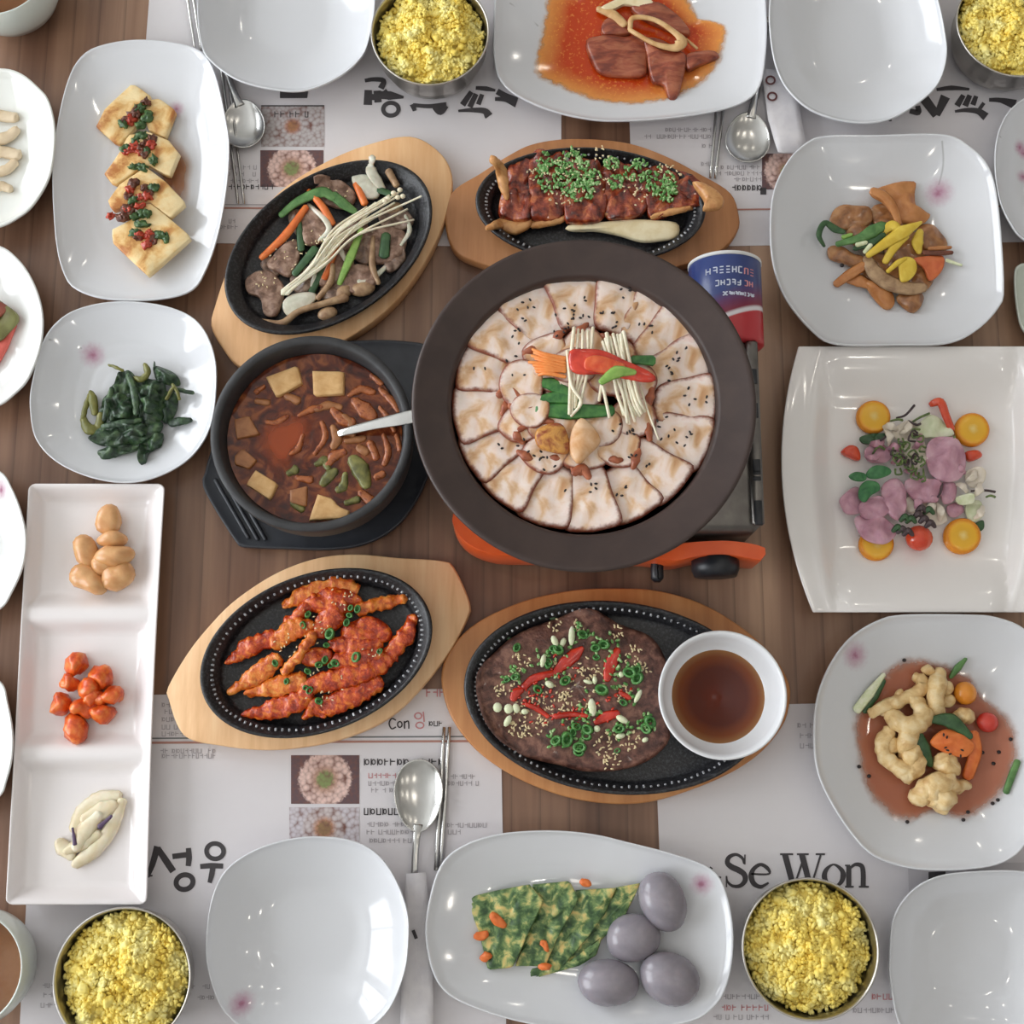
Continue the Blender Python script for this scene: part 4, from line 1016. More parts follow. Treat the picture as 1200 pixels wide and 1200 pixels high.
for p, r in (((520, 215), 7), ((495, 200), 5), ((275, 195), 5.5), ((660, 120), 6.5), ((742, 190), 6), ((795, 180), 7), ((745, 258), 4.5), ((565, 725), 9), ((650, 780), 8), ((640, 810), 6.5), ((1050, 625), 8), ((1040, 670), 7), ((880, 668), 7), ((940, 345), 8), ((990, 375), 8), ((780, 450), 8), ((272, 370), 5), ((225, 385), 4), ((560, 390), 7), ((398, 435), 6), ((620, 660), 6), ((700, 670), 7), ((515, 745), 7), ((455, 300), 5), ((905, 520), 5), ((610, 690), 5), ((980, 330), 6), ((870, 800), 4), ((690, 720), 6), ((470, 280), 5)):
    chop('scallion_ring', 'green scallion ring on the brown beef patty', pt, p, r * 1.02, M_ring, 'scallion rings on the beef patty', 0)
scatter('sesame_seeds', 'pale sesame seeds sprinkled over the beef patty', 'sesame', M_sesame, pt, [(300, 280, 60), (560, 510, 60), (430, 580, 70), (960, 240, 60), (1030, 320, 40), (810, 760, 80), (940, 740, 60), (230, 400, 50), (180, 450, 40), (270, 680, 60), (700, 320, 60), (870, 100, 40), (640, 60, 40), (900, 460, 60), (500, 60, 40), (830, 860, 60), (600, 420, 200), (350, 600, 120)], 430, .0017, 0)
scatter('chopped_scallion', 'finely chopped scallion scattered over the beef patty', 'scallion', M_gchop, pt, [(470, 280, 110), (560, 720, 110), (900, 340, 120), (800, 190, 90), (270, 380, 80), (700, 540, 100), (880, 660, 80), (640, 120, 90), (1040, 640, 60), (960, 480, 60)], 190, .0026, .0006, .6)
scatter('chili_flakes', 'red chili flakes and seeds scattered over the beef patty', 'chili', M_chili, pt, [(420, 540, 110), (600, 590, 120), (360, 430, 90), (800, 560, 80), (900, 470, 60), (560, 300, 90)], 90, .0022, .0006, .5)
for (x, y), a, b in (((222, 135), 8, 3), ((485, 15), 5, 4)):
    lump('scallion_bit', 'dark green scallion bit stuck on the iron rim beside the patty', 'scallion', M_scald, h4, (x, y), a, b, -.4, .0015, group='scallion bits on the iron rim', nu=10, nv=6)
M_sb = porcelain('sauce_bowl_glaze', (232, 233, 236))
zs = .066; cb = P(847, 814, zs); rb = 75.5 / sc(814, zs); zb_ = .0236
pr = [(rb * .50, zb_), (rb * .54, zb_), (rb * .55, zb_ + .004), (rb * .75, zb_ + .014), (rb * .93, zs - .012), (rb * .985, zs - .004), (rb, zs - .001), (rb * .985, zs + .0005), (rb * .95, zs - .0005), (rb * .90, zs - .010), (rb * .82, zs - .020), (rb * .68, zs - .028), (rb * .4, zs - .033), (rb * .02, zs - .034)]
tag(link_mesh('sauce_bowl', *lathe((cb.x, cb.y, T), pr, 72), M_sb), 'round white porcelain sauce bowl standing on the beef patty hot plate', 'bowl')
q = NT('soy_dip'); q.set(Base_Color=lin((104, 44, 18)), Roughness=0.04); q.b.inputs['Specular IOR Level'].default_value = .3
vv = q.coord(); ln = q.n('ShaderNodeVectorMath', operation='LENGTH'); q.l(q.coord(scale=(1, 1, 0)), ln.inputs[0])
q.set(Base_Color=q.ramp(q.math('DIVIDE', ln.outputs['Value'], rb), [(0, lin((92, 34, 16))), (.45, lin((112, 44, 18))), (.62, lin((160, 78, 30))), (.72, lin((196, 130, 70))), (.78, lin((214, 190, 150)))]))
tag(link_mesh('dipping_sauce', *lathe((cb.x, cb.y, T), [(rb * .745, zs - .0247), (rb * .73, zs - .0250), (rb * .35, zs - .0250), (rb * .02, zs - .0250)], 60), q.m), 'dark brown soy dipping sauce in the round white bowl', 'sauce')

# ------------------------------------------------------------------ stew pot on its tray
zt = .014
TR = [(240, 553), (239, 574), (277, 636), (288, 641), (335, 643), (385, 644), (430, 637), (467, 615), (492, 580), (506, 540), (508, 490), (510, 440), (500, 406), (489, 401), (440, 398), (370, 404), (310, 430), (268, 474), (248, 525)]
wp = [P(a, b, zt) for a, b in resize(cat_closed(TR, 5), 96)]
cen = sum(wp, Vector()) / len(wp)
def tring(f, z): return [(cen.x + (v.x - cen.x) * f, cen.y + (v.y - cen.y) * f, T + z) for v in wp]
e = thing('pot_tray', (cen.x, cen.y, T), 'black plastic handled tray under the tofu stew pot', 'tray')
link_mesh('tray_base', *loft([tring(.90, 0), tring(.97, .003), tring(1, .009), tring(1, zt - .001), tring(.99, zt), tring(.975, zt - .001), tring(.9, zt - .003), tring(.5, zt - .003), tring(.05, zt - .003)]), M_tray, e)
M_groove = M('tray_groove', [(24, 26, 30)], 50, 0.6)
for (a, b, c_, d) in ((252, 562, 291, 630), (261, 560, 302, 632), (271, 562, 311, 632)):
    link_mesh('grip_ridge', *strip_geo(Flat(zt - .0032), [(a, b), (c_, d)], 5.0, th=.0035, n=8) if not (globals().__setitem__('CROP', (0, 0, 1))) else None, M_tray, e)
zr = .100; cp = P(365, 506, zr); rp = 119 / sc(506, zr); zb0 = zt - .0028
pr = [(rp * .66, zb0), (rp * .70, zb0), (rp * .74, zb0 + .003), (rp * .90, zb0 + .022), (rp * .97, zb0 + .05), (rp * .985, zr - .014), (rp * 1.0, zr - .010), (rp, zr - .002), (rp * .99, zr), (rp * .93, zr), (rp * .91, zr - .002), (rp * .89, zr - .012), (rp * .875, zr - .03), (rp * .80, zr - .055), (rp * .4, zr - .066), (rp * .02, zr - .066)]
tag(link_mesh('stew_pot', *lathe((cp.x, cp.y, T), pr, 96), M_clay), 'round black earthenware pot of red tofu stew', 'pot')
zsoup = zr - .019
M_soup = M('stew_broth', [(60, 26, 18), (96, 42, 24), (142, 78, 40)], 60, 0.08, 0.15, 120, dist=1.2)
rs = rp * .876
rings = []
for k in (1.0, .97, .85, .7, .55, .4, .25, .1, .01):
    rings.append([(cp.x + rs * k * math.cos(6.28318 * i / 72), cp.y + rs * k * math.sin(6.28318 * i / 72), T + zsoup + .0014 * nz((rs * k * math.cos(6.28318 * i / 72), rs * k * math.sin(6.28318 * i / 72), 0), 70, 2)) for i in range(72)])
tag(link_mesh('stew_broth', *loft(rings, False, True), M_soup), 'dark red spicy broth filling the black earthenware pot', 'soup')
soup = Flat(zsoup)
M_tofu = M('stew_tofu', [(206, 158, 100), (224, 184, 128)], 110, 0.4, 0.2, 300)
M_tofu2 = M('soaked_tofu', [(146, 92, 54), (176, 120, 76)], 110, 0.35)
crop(230, 370, 4)
for pts, mt, lf in (([(328, 292), (480, 235), (500, 322), (378, 388)], 0, -.004), ([(545, 262), (697, 264), (696, 372), (550, 380)], 0, -.004), ([(180, 490), (250, 470), (302, 560), (190, 582)], 1, -.005), ([(182, 660), (220, 622), (288, 680), (250, 722), (180, 700)], 1, -.005), ([(280, 725), (386, 790), (350, 868), (233, 792)], 0, -.004), ([(570, 838), (640, 858), (668, 895), (722, 918), (712, 952), (528, 962)], 0, -.004), ([(440, 820), (525, 800), (520, 900), (440, 880)], 1, -.006)):
    slab('tofu_cube', ('pale' if mt == 0 else 'brown-soaked') + ' tofu cube floating in the red stew', 'tofu', (M_tofu, M_tofu2)[mt], soup, pts, .009, 'tofu cubes in the stew', lift=lf, smooth=False, amp=.0006, bev=.1, conform=False)
M_foam = film('stew_oil', (160, 70, 30), (120, 50, 24), .2, .35, amax=.85, scale=90)
puddle('chili_foam', 'orange-red chili foam patch on the stew', 'foam', M_foam, soup, [(265, 530), (330, 470), (430, 450), (520, 420), (580, 450), (570, 540), (520, 630), (460, 690), (420, 760), (340, 750), (290, 680), (255, 600)], .0012)
M_kim = M('kimchi', [(122, 56, 30), (176, 104, 60), (150, 78, 44)], 170, 0.25, 0.3)
M_zuc = M('zucchini', [(72, 74, 36), (140, 136, 76)], 90, 0.3)
G = 'kimchi and mushroom bits in the stew'
for pts, wd, mt, lb in (([(735, 395), (790, 440), (835, 480)], [9, 20, 12], M_kim, 'tan orange'), ([(715, 375), (770, 345), (835, 360)], [6, 10, 8], M_kim, 'tan orange'), ([(555, 650), (605, 570), (590, 500)], [5, 8, 6], M_kim, 'tan orange'), ([(615, 700), (650, 655), (700, 640)], [8, 14, 8], M_kim, 'tan orange'), ([(590, 790), (625, 750), (655, 725)], [10, 14, 9], M_zuc, 'olive green'), ([(730, 670), (770, 720), (800, 800)], [14, 22, 12], M_zuc, 'olive green'), ([(820, 280), (870, 320)], [6, 8], M_kim, 'tan orange'), ([(860, 345), (910, 390), (950, 450)], [6, 10, 6], M_kim, 'tan orange'), ([(815, 595), (845, 670)], [10, 9], M_kim, 'tan orange'), ([(940, 560), (955, 630)], [6, 7], M_kim, 'tan orange'), ([(640, 440), (690, 490), (740, 500)], [9, 13, 9], M_kim, 'tan orange'), ([(420, 375), (480, 400)], [9, 10], M_tofu2, 'brown'), ([(700, 590), (790, 575)], [7, 8], M_tofu2, 'brown'), ([(760, 620), (800, 640)], [10, 12], M_tofu2, 'brown'), ([(430, 740), (470, 720)], [8, 12], M_zuc, 'olive green'), ([(770, 830), (820, 870)], [10, 12], M_kim, 'tan orange'), ([(480, 470), (540, 440), (590, 430)], [5, 9, 6], M_kim, 'tan orange'), ([(280, 400), (340, 410)], [7, 8], M_tofu2, 'brown'), ([(560, 700), (600, 680), (620, 720)], [6, 12, 7], M_zuc, 'olive green'), ([(700, 740), (690, 800), (660, 820)], [7, 12, 8], M_zuc, 'olive green'), ([(640, 520), (660, 580), (640, 620)], [8, 13, 8], M_tofu2, 'brown'), ([(880, 560), (900, 640), (880, 700)], [6, 9, 6], M_kim, 'tan orange'), ([(840, 760), (880, 740)], [8, 9], M_kim, 'tan orange'), ([(430, 470), (380, 500), (330, 500)], [5, 8, 5], M_kim, 'tan orange'), ([(500, 560), (480, 620), (440, 650)], [5, 8, 5], M_kim, 'tan orange'), ([(560, 440), (620, 420), (680, 430)], [7, 11, 7], M_tofu2, 'brown'), ([(690, 470), (740, 520)], [8, 11], M_tofu2, 'brown'), ([(470, 760), (540, 770)], [7, 9], M_kim, 'tan orange'), ([(700, 880), (760, 860)], [7, 10], M_zuc, 'olive green'), ([(320, 330), (280, 360)], [5, 7], M_kim, 'tan orange'), ([(860, 430), (900, 480), (930, 540)], [5, 8, 6], M_kim, 'tan orange'), ([(740, 560), (700, 540)], [7, 9], M_tofu2, 'brown'), ([(450, 880), (500, 910)], [8, 9], M_zuc, 'olive green')):
    strip('stew_vegetable', lb + ' vegetable bit half sunk in the red stew', 'vegetable', mt, soup, pts, wd, G, th=.005, lift=-.0026, rag=.001)

# ------------------------------------------------------------------ spoons and chopsticks
def spoon(label, bowl_c, bw, bl, ang, handle, zc=0.004, hw=(9, 7, 9), base=None, bowl=True):
    """bowl_c px, bw/bl px; ang: px-space direction of handle"""
    base = base or Flat(0.0012)
    hp = [base.q(a, b, z_) for a, b, z_ in handle]
    e = thing('spoon', tuple(Vector((hp[0].x, hp[0].y, min(p.z for p in hp)))), label, 'spoon', 'steel spoons')
    if bowl:
        c = base.q(*bowl_c, 0); k = sc(bowl_c[1]); a, b = bl / 2 / k, bw / 2 / k
        d = Vector((math.cos(ang), -math.sin(ang), 0)); sd = Vector((-d.y, d.x, 0)); rings = []
        n = 40
        def ring(f, z, sh=0.0):
            out = []
            for i in range(n):
                t = 6.28318 * i / n; u, v = math.cos(t), math.sin(t)
                wv = 1 - .12 * u          # egg shape: narrower to the handle
                p = c + d * (a * f * u + sh) + sd * (b * f * v * wv); out.append((p.x, p.y, c.z + z))
            return out
        dp = .007
        rings = [ring(.03, 0)] + [ring(f, dp * f ** 2.4) for f in (.3, .5, .7, .85, .95, 1.0)] + [ring(.99, dp + .0012)] + [ring(f, dp * f ** 2.4 + .0012) for f in (.94, .85, .7, .5, .3, .03)]
        link_mesh('spoon_bowl', *loft(rings), M_steel, e)
    wds = [w_ / 2 / sc(handle[0][1]) for w_ in hw]
    q = cat_open([tuple(p) for p in hp], 8); m = len(q); rad = []
    for i in range(m):
        f = i / (m - 1) * (len(wds) - 1); j = min(int(f), len(wds) - 2); rad.append(wds[j] + (wds[j + 1] - wds[j]) * (f - j))
    link_mesh('handle', *tube(q, rad, 10, (.0011,)), M_steel, e)
    return e
spoon('steel spoon on the placemat with brushed Korean letters', (491, 932), 57, 84, math.pi / 2, [(490, 966, .006), (488, 985, .0075), (486, 1015, .005), (484, 1090, .002), (481, 1215, .0015)], hw=(11, 8, 8, 9, 11))
spoon('steel spoon between the tofu plate and an empty bowl', (287, 149), 50, 62, -math.pi / 2 - .1, [(281, 124, .007), (274, 108, .008), (266, 80, .006), (250, -20, .002)], hw=(11, 8, 8, 9))
spoon('steel spoon beside the red sauced meat plate', (875, 165), 52, 64, -math.pi / 2 + .1, [(880, 138, .007), (884, 118, .008), (889, 92, .006), (898, 20, .002)], hw=(11, 8, 8, 9))
spoon('steel spoon standing in the tofu stew with only its handle showing', (330, 525), 40, 50, 0, [(388, 511, -.004), (404, 506, .004), (440, 497, .012), (478, 489, .019), (545, 474, .028)], hw=(8, 9, 12, 16, 14), base=soup, bowl=False)
def chopstick(a, b, label, wd=5.0):
    q = cat_open([tuple(P(a[0], a[1], .0036)), tuple(P(b[0], b[1], .0036))], 8)
    k = sc(a[1]); n = len(q)
    V, Fc = tube(q, [wd / 2 / k * (1 - .25 * i / (n - 1)) for i in range(n)], 8, .6)
    return tag(link_mesh('chopstick', V, Fc, M_steel), label, 'chopstick', 'steel chopsticks')
for dx in (0, 6.2): chopstick((511 + dx * .9, 1020), (520.5 + dx, 852), 'thin steel chopstick beside the spoon on the Korean-lettered placemat', 5.4)
for dx in (0, 7): chopstick((255 + dx, 45), (279 + dx, 239), 'thin steel chopstick under the spoon beside the tofu plate', 3.6)
for a, b in (((843, 90), (832.5, 209)), ((852, 90), (838, 209))): chopstick(a, b, 'thin steel chopstick beside the spoon below the red sauced meat plate', 4.4)
for dx in (0, 7): chopstick((217 + dx, -20), (229 + dx, 60), 'thin steel chopstick running under the empty bowl by the tofu plate', 3.6)
M_sleeve = M('thin_tissue', [(226, 222, 224), (214, 210, 214)], 60, 0.7, 0.3, 90)
def sleeve(pts, z, label):
    wpp = [P(a, b, z) for a, b in resize(lin_closed(pts, 6), 40)]
    c = sum(wpp, Vector()) / len(wpp)
    def ring(f, dz): return [(c.x + (v.x - c.x) * f, c.y + (v.y - c.y) * f, T + z + dz + .0012 * nz((v.x * f, v.y * f, 0), 70, 5)) for v in wpp]
    e = thing('utensil_sleeve', (c.x, c.y, T + z - .001), label, 'paper sleeve', 'paper utensil sleeves')
    link_mesh('sleeve_paper', *loft([ring(.05, 0), ring(.6, 0), ring(1, 0), ring(1, .0004), ring(.6, .0004), ring(.05, .0004)]), M_sleeve, e)
    return e
CROP = (0, 0, 1)
sl = sleeve([(892, 80), (928, 84), (938, 130), (946, 178), (912, 180), (900, 140)], .0125, 'white paper utensil sleeve with small rings, beside the spoon under the sauced meat plate')
M_inkmar = M('maroon_ink', [(96, 52, 52)], 5, .7)
for (x, y) in ((903, 94), (905, 113)): link_mesh('printed_ring', *oval(x, y, 5, 4.5, 2.2, .0145), M_inkmar, sl, smooth=False)
sl = sleeve([(476, 1024), (499, 1022), (507, 1100), (508, 1225), (468, 1225), (472, 1100)], .0125, 'white paper utensil sleeve between the empty bowl and the pancake plate')
link_mesh('printed_mark', *stroke([(484, 1090), (488, 1100)], 4, .0145), M_ink, sl, smooth=False)

# ------------------------------------------------------------------ portable gas stove
M_stove = M('stove_silver', [(104, 100, 97), (120, 116, 112)], 60, 0.32, metal=0.8)
M_orange = M('orange_enamel', [(222, 88, 38), (232, 100, 48)], 30, 0.3, coat=.3)
M_black = M('black_plastic', [(24, 26, 32), (32, 34, 40)], 50, 0.4)
SX0, SX1 = P(566, 560, .05).x, P(893, 560, .072).x
SY0, SY1 = P(700, 628, .05).y, P(700, 392, .075).y
cx, cy = (SX0 + SX1) / 2, (SY0 + SY1) / 2
st = thing('gas_stove', (cx, cy, T), 'silver portable gas stove with orange front under the big pork pot', 'stove')
hS = .078
link_mesh('stove_body', *box((cx, cy, T + .012 + (hS - .02) / 2), (SX1 - SX0 - .004, SY1 - SY0, hS - .02), 0, .006), M_stove, st)
# canister bay cover, rounded silver
bx0 = P(842, 560, .07).x
path = [(bx0 + (SX1 - bx0) / 2 - .004, SY0 + .012, T + .045), (bx0 + (SX1 - bx0) / 2 - .004, SY1 - .004, T + .045)]
link_mesh('canister_cover', *tube(cat_open(path, 6), (SX1 - bx0) / 2 + .002, 32), M_stove, st)
rail = link_mesh('side_rail', *box((SX1 - .005, cy, T + hS - .006), (.011, SY1 - SY0 - .01, .006), 0, .002), M_stove, st)
for y, l in ((545, .012), (553, .004), (560, .004), (600, .022), (440, .014), (480, .014)):
    p = P(886, y, hS)
    link_mesh('vent_slot', *box((SX1 - .005, p.y, T + hS - .0026), (.007, l, .0012), 0, .0005), M_black, rail)
# orange front panel with swept ends
fp = [(531, 603), (534, 622), (548, 638), (570, 648), (600, 652), (690, 652), (760, 654), (790, 658), (820, 652), (855, 651), (890, 657), (897, 651), (895, 642), (858, 635), (816, 636), (770, 640), (690, 634), (600, 630), (560, 612)]
wpf = [P(a, b, .060) for a, b in resize(cat_closed(fp, 4), 90)]
cf = sum(wpf, Vector()) / len(wpf)
V = [(v.x, v.y, T + .012) for v in wpf] + [(v.x, v.y, T + .058) for v in wpf] + [(v.x, v.y + .0008, T + .060) for v in wpf]
n = len(wpf); Fc = []
for k in (0, 1):
    for i in range(n):
        j = (i + 1) % n; Fc.append((k * n + i, k * n + j, (k + 1) * n + j, (k + 1) * n + i))
Fc += [tuple(range(n)), tuple(range(2 * n, 3 * n))]
fpo = link_mesh('front_panel', V, Fc, M_orange, st, sharp=R(40))
pk = P(838, 655, .04)
kn = [((.021 if i else .0215) , 0) for i in (0, 1)]
V, Fc = lathe((0, 0, 0), [(.0215, 0), (.0215, .010), (.019, .016), (.002, .017)], 28)
link_mesh('control_knob', [(pk.x + a, pk.y - .004 - c_ + .004, pk.z + b) for a, b, c_ in V], Fc, M_black, fpo)
ps = P(770, 668, .03)
link_mesh('lock_lever', *box((ps.x, ps.y, ps.z), (.011, .022, .012), 0, .003), M_black, fpo)
for sx in (SX0 + .03, SX1 - .03):
    for sy in (SY0 + .03, SY1 - .03):
        link_mesh('foot', *lathe((sx, sy, T), [(.010, 0), (.011, .002), (.010, .0125)], 16), M_black, st)
pc = P(684.5, 470, .165)
link_mesh('trivet_ring', *lathe((pc.x, pc.y, T), [(.085, hS - .012), (.105, hS - .010), (.105, hS + .012), (.098, hS + .012), (.098, hS - .004), (.085, hS - .004)], 48), M_iron, st)

# gas canister, lying along the right side, its base end sticking out behind the stove
cr = .0335
ca = P(849, 309, .05); cbx = ca.x
can = thing('gas_canister', (cbx, ca.y - .05, T + .012), 'blue butane gas canister with red label lying in the stove', 'canister')
qc = NT('canister_print')
tc = qc.n('ShaderNodeTexCoord'); sp = qc.n('ShaderNodeSeparateXYZ'); qc.l(tc.outputs['Object'], sp.inputs[0])
yy = qc.math('ADD', sp.outputs[1], qc.math('MULTIPLY', sp.outputs[0], -.35))
col = qc.ramp(qc.math('ADD', qc.math('MULTIPLY', yy, 8.0), .5), [(0.0, lin((196, 60, 66))), (.34, lin((190, 48, 56))), (.35, lin((226, 222, 226))), (.37, lin((226, 222, 226))), (.39, lin((130, 36, 60))), (.56, lin((52, 66, 122))), (1.0, lin((46, 64, 122)))])
for el in col.node.color_ramp.elements: pass
col.node.color_ramp.interpolation = 'LINEAR'
qc.set(Base_Color=col, Roughness=.3)
def cyl_y(cx_, y0, y1, z, prof, n=48):
    rings = []
    for r_, t in prof:
        y = y0 + (y1 - y0) * t
        rings.append([(cx_ + r_ * math.cos(6.28318 * i / n), y, z + r_ * math.sin(6.28318 * i / n)) for i in range(n)])
    return loft(rings)
zc = T + .012 + cr + .004
link_mesh('canister_body', *cyl_y(cbx, ca.y - .003, ca.y - .084, zc, [(cr * .98, 0), (cr, .01), (cr, .97), (cr * .9, 1)]), qc.m, can)
link_mesh('canister_base', *cyl_y(cbx, ca.y, ca.y - .004, zc, [(cr * .4, .9), (cr * .9, .6), (cr * .97, 0), (cr * 1.02, .3), (cr * 1.02, 1)]), M_frame, can)
M_canw = M('white_print', [(206, 212, 228)], 5, .5)
def can_text(y, x0, x1, h, mt):
    out = []; rnd = random.Random(int(y)); x = x0
    while x < x1:
        wd = h * .6; zz = .05
        for (ax, ay, bx_, by) in rnd.sample([(0, -.5, 0, .5), (.6, -.5, .6, .5), (0, -.5, .6, -.5), (0, 0, .6, 0), (0, .5, .6, .5)], 3):
            vs = []
            for (u, v) in ((ax, ay), (bx_, by)):
                p = P(x + u * h, y + v * h, .078); dx = max(-.98, min(.98, (p.x - cbx) / cr)); z = zc + cr * math.sqrt(1 - dx * dx) + .0003
                vs.append(Vector((p.x, p.y, z)))
            d = (vs[1] - vs[0]); L = d.length or 1e-6; nn = Vector((-d.y, d.x, 0)) / L * .0006
            out.append(([tuple(vs[0] + nn), tuple(vs[0] - nn), tuple(vs[1] - nn), tuple(vs[1] + nn)], [(0, 1, 2, 3)]))
        x += h * 1.05
    o = link_mesh('printed_text', *merge(*out), mt, can, smooth=False); o['kind'] = 'stuff'
can_text(318, 828, 868, 7, M_canw); can_text(333, 838, 868, 6, M_canw); can_text(346, 846, 884, 3.5, M_canw); can_text(319, 872, 880, 7, M_inkred); can_text(333, 872, 879, 6, M_inkred)

# ------------------------------------------------------------------ big brown pot with pork slices
zp = .165; rp2 = 202.5 / sc(470, zp); c0 = (pc.x, pc.y, T)
zb2 = hS + .0125
pr = [(rp2 * .48, zb2), (rp2 * .52, zb2), (rp2 * .60, zb2 + .004), (rp2 * .74, zb2 + .024), (rp2 * .82, zp - .026), (rp2 * .97, zp - .010), (rp2 * .995, zp - .005), (rp2, zp - .002), (rp2 * .995, zp), (rp2 * .975, zp + .0004), (rp2 * .96, zp - .0012), (rp2 * .80, zp - .005), (rp2 * .782, zp - .0065), (rp2 * .772, zp - .011), (rp2 * .765, zp - .024), (rp2 * .74, zp - .034), (rp2 * .6, zp - .046), (rp2 * .02, zp - .047)]
tag(link_mesh('braising_pot', *lathe(c0, pr, 128), M_pot), 'wide-rimmed dark brown round pot of sliced pork on the gas stove', 'pot')
zbr = zp - .0205
M_broth = M('dark_broth', [(84, 36, 28), (112, 58, 42)], 40, 0.1)
tag(link_mesh('pork_broth', *lathe(c0, [(rp2 * .764, zbr), (rp2 * .4, zbr), (rp2 * .02, zbr)], 96), M_broth), 'dark reddish broth under the pork slices in the brown pot', 'sauce')
q = NT('boiled_pork')
at = q.n('ShaderNodeAttribute', attribute_name='edge')
v = q.coord(); nn = q.noise(v, 42, 4, .5, .5); n2 = q.noise(v, 260, 4)
base = q.ramp(nn, [(.34, lin((202, 150, 104))), (.42, lin((224, 188, 152))), (.50, lin((238, 216, 202))), (.60, lin((242, 226, 218))), (.72, lin((230, 196, 186)))])
ed = q.n('ShaderNodeMapRange', interpolation_type='SMOOTHSTEP'); ed.inputs[1].default_value = .80; ed.inputs[2].default_value = .99
q.l(q.math('ADD', at.outputs['Fac'], q.math('MULTIPLY', q.math('SUBTRACT', n2, .5), .22)), ed.inputs[0])
col = q.mix(ed.outputs[0], base, lin((134, 70, 50)))
q.set(Base_Color=col, Roughness=.32); q.b.inputs['Subsurface Weight'].default_value = .1; q.b.inputs['Subsurface Scale'].default_value = .003
q.bump(n2, .3, .0006)
M_pork = q.m
broth = Flat(zbr)
def pork(pts, lift, tilt, th=.006):
    q = [(a, b) for a, b in pts]
    global CROP
    CROP = (0, 0, 1)
    sd = random.random() * 50
    V, Fc = slab_geo(broth, q, th, lift=lift, amp=.0022, fr=75, seed=sd, tilt=tilt, conform=False, bev=.16, n=40)
    o = link_mesh('pork_slice', V, Fc, M_pork)
    ks = [.35, .9, 1, 1, .93, .84] + [k * .84 for k in (.72, .5, .3, .12)]
    at = o.data.attributes.new('edge', 'FLOAT', 'POINT')
    if len(o.data.vertices) == 400: at.data.foreach_set('value', [k for k in ks for _ in range(40)])
    return o
fx, fy = 684, 470
outer = [(673, 336), (725, 344), (760, 360), (789, 381), (813, 419), (811, 469), (808, 517), (773, 555), (739, 581), (693, 592), (643, 587), (603, 565), (571, 531), (557, 485), (560, 429), (579, 387), (619, 355)]
angs = [math.atan2(b - fy, a - fx) for a, b in outer]
for k, an in enumerate(angs):
    rnd = random.Random(k)
    d0 = angs[k - 1]; d1 = angs[(k + 1) % len(angs)]
    half = ((d1 - d0 + 2 * math.pi) % (2 * math.pi)) / 4 * 1.16
    r1 = 154 + rnd.uniform(-3, 3); r0 = 84 + rnd.uniform(-9, 6)
    pts = []
    for (rr, t) in ((r1 - 3, -1), (r1 + 1, -.4), (r1 + 2, .3), (r1 - 2, 1), ((r0 + r1) / 2 + rnd.uniform(-6, 6), 1.12), (r0 + 4, 1.35), (r0 - rnd.uniform(0, 6), .3), (r0 + rnd.uniform(0, 5), -.9), ((r0 + r1) / 2, -.98)):
        a_ = an + half * t + rnd.uniform(-.01, .01); pts.append((fx + rr * math.cos(a_), fy + rr * math.sin(a_) * .985))
    tv = (-math.sin(an), -math.cos(an))
    o = pork(pts, .002 + .0012 * (k % 2), (tv[0] * -.09, tv[1] * -.09))
    tag(o, 'pale boiled pork slice in the outer ring of the brown pot', 'meat', 'pork slices in the outer ring')
for k in range(10):
    rnd = random.Random(100 + k); an = k * .628 + .3; rr = 66 + rnd.uniform(-8, 8); x, y = fx + rr * math.cos(an), fy + rr * math.sin(an)
    if k in (5,): continue
    pts = [(x + rnd.uniform(.8, 1.15) * 30 * math.cos(t + an) , y + rnd.uniform(.75, 1.1) * 25 * math.sin(t + an)) for t in [6.28318 * i / 7 for i in range(7)]]
    o = pork(pts, .0085, (math.cos(an) * -.06, math.sin(an) * .06))
    tag(o, 'pale pork piece in the inner circle of the brown pot', 'meat', 'pork slices in the inner circle')
for k, (x, y, w_, h_) in enumerate(((672, 462, 36, 30), (700, 500, 32, 26), (648, 500, 30, 24), (716, 440, 30, 26), (650, 436, 30, 24), (612, 452, 28, 30), (622, 480, 24, 22), (672, 430, 30, 22))):
    rnd = random.Random(300 + k)
    o = pork([(x + rnd.uniform(.85, 1.1) * w_ * math.cos(t), y + rnd.uniform(.85, 1.1) * h_ * math.sin(t)) for t in [6.28318 * i / 8 for i in range(8)]], .009 + .0006 * k, (0, 0))
    tag(o, 'pork piece under the enoki and chili garnish of the brown pot', 'meat', 'pork pieces under the garnish')
ptop = Flat(zbr + .0165)
class PorkBed(Surf):
    def h(s, x, y): return zbr + .010
crop(520, 320, 3.75)
M_cshred = M('carrot_shred', [(234, 130, 56), (240, 152, 82)], 150, 0.35)
for k in range(9):
    strip('carrot_shred', 'orange carrot shred in the garnish of the pork pot', 'vegetable', M_cshred, ptop, [(370 + random.uniform(0, 50), 335 + k * 14, .001), (455, 360 + k * 10, .004), (535, 375 + k * 9 + random.uniform(-14, 14), .003)], [3, 5, 4], 'carrot shreds in the pork pot', th=.0022)
M_leek = M('leek_green', [(40, 98, 48), (78, 134, 66)], 150, .35)
for pts, wd in (([(405, 480), (480, 490), (560, 540)], [7, 15, 10]), ([(400, 560), (500, 545), (580, 550)], [7, 14, 14]), ([(415, 600), (550, 608), (740, 605)], [13, 18, 12]), ([(830, 380), (920, 385)], [9, 12])):
    strip('scallion_piece', 'green scallion leaf in the garnish of the pork pot', 'vegetable', M_leek, ptop, pts, wd, 'scallion leaves in the pork pot', th=.0016)
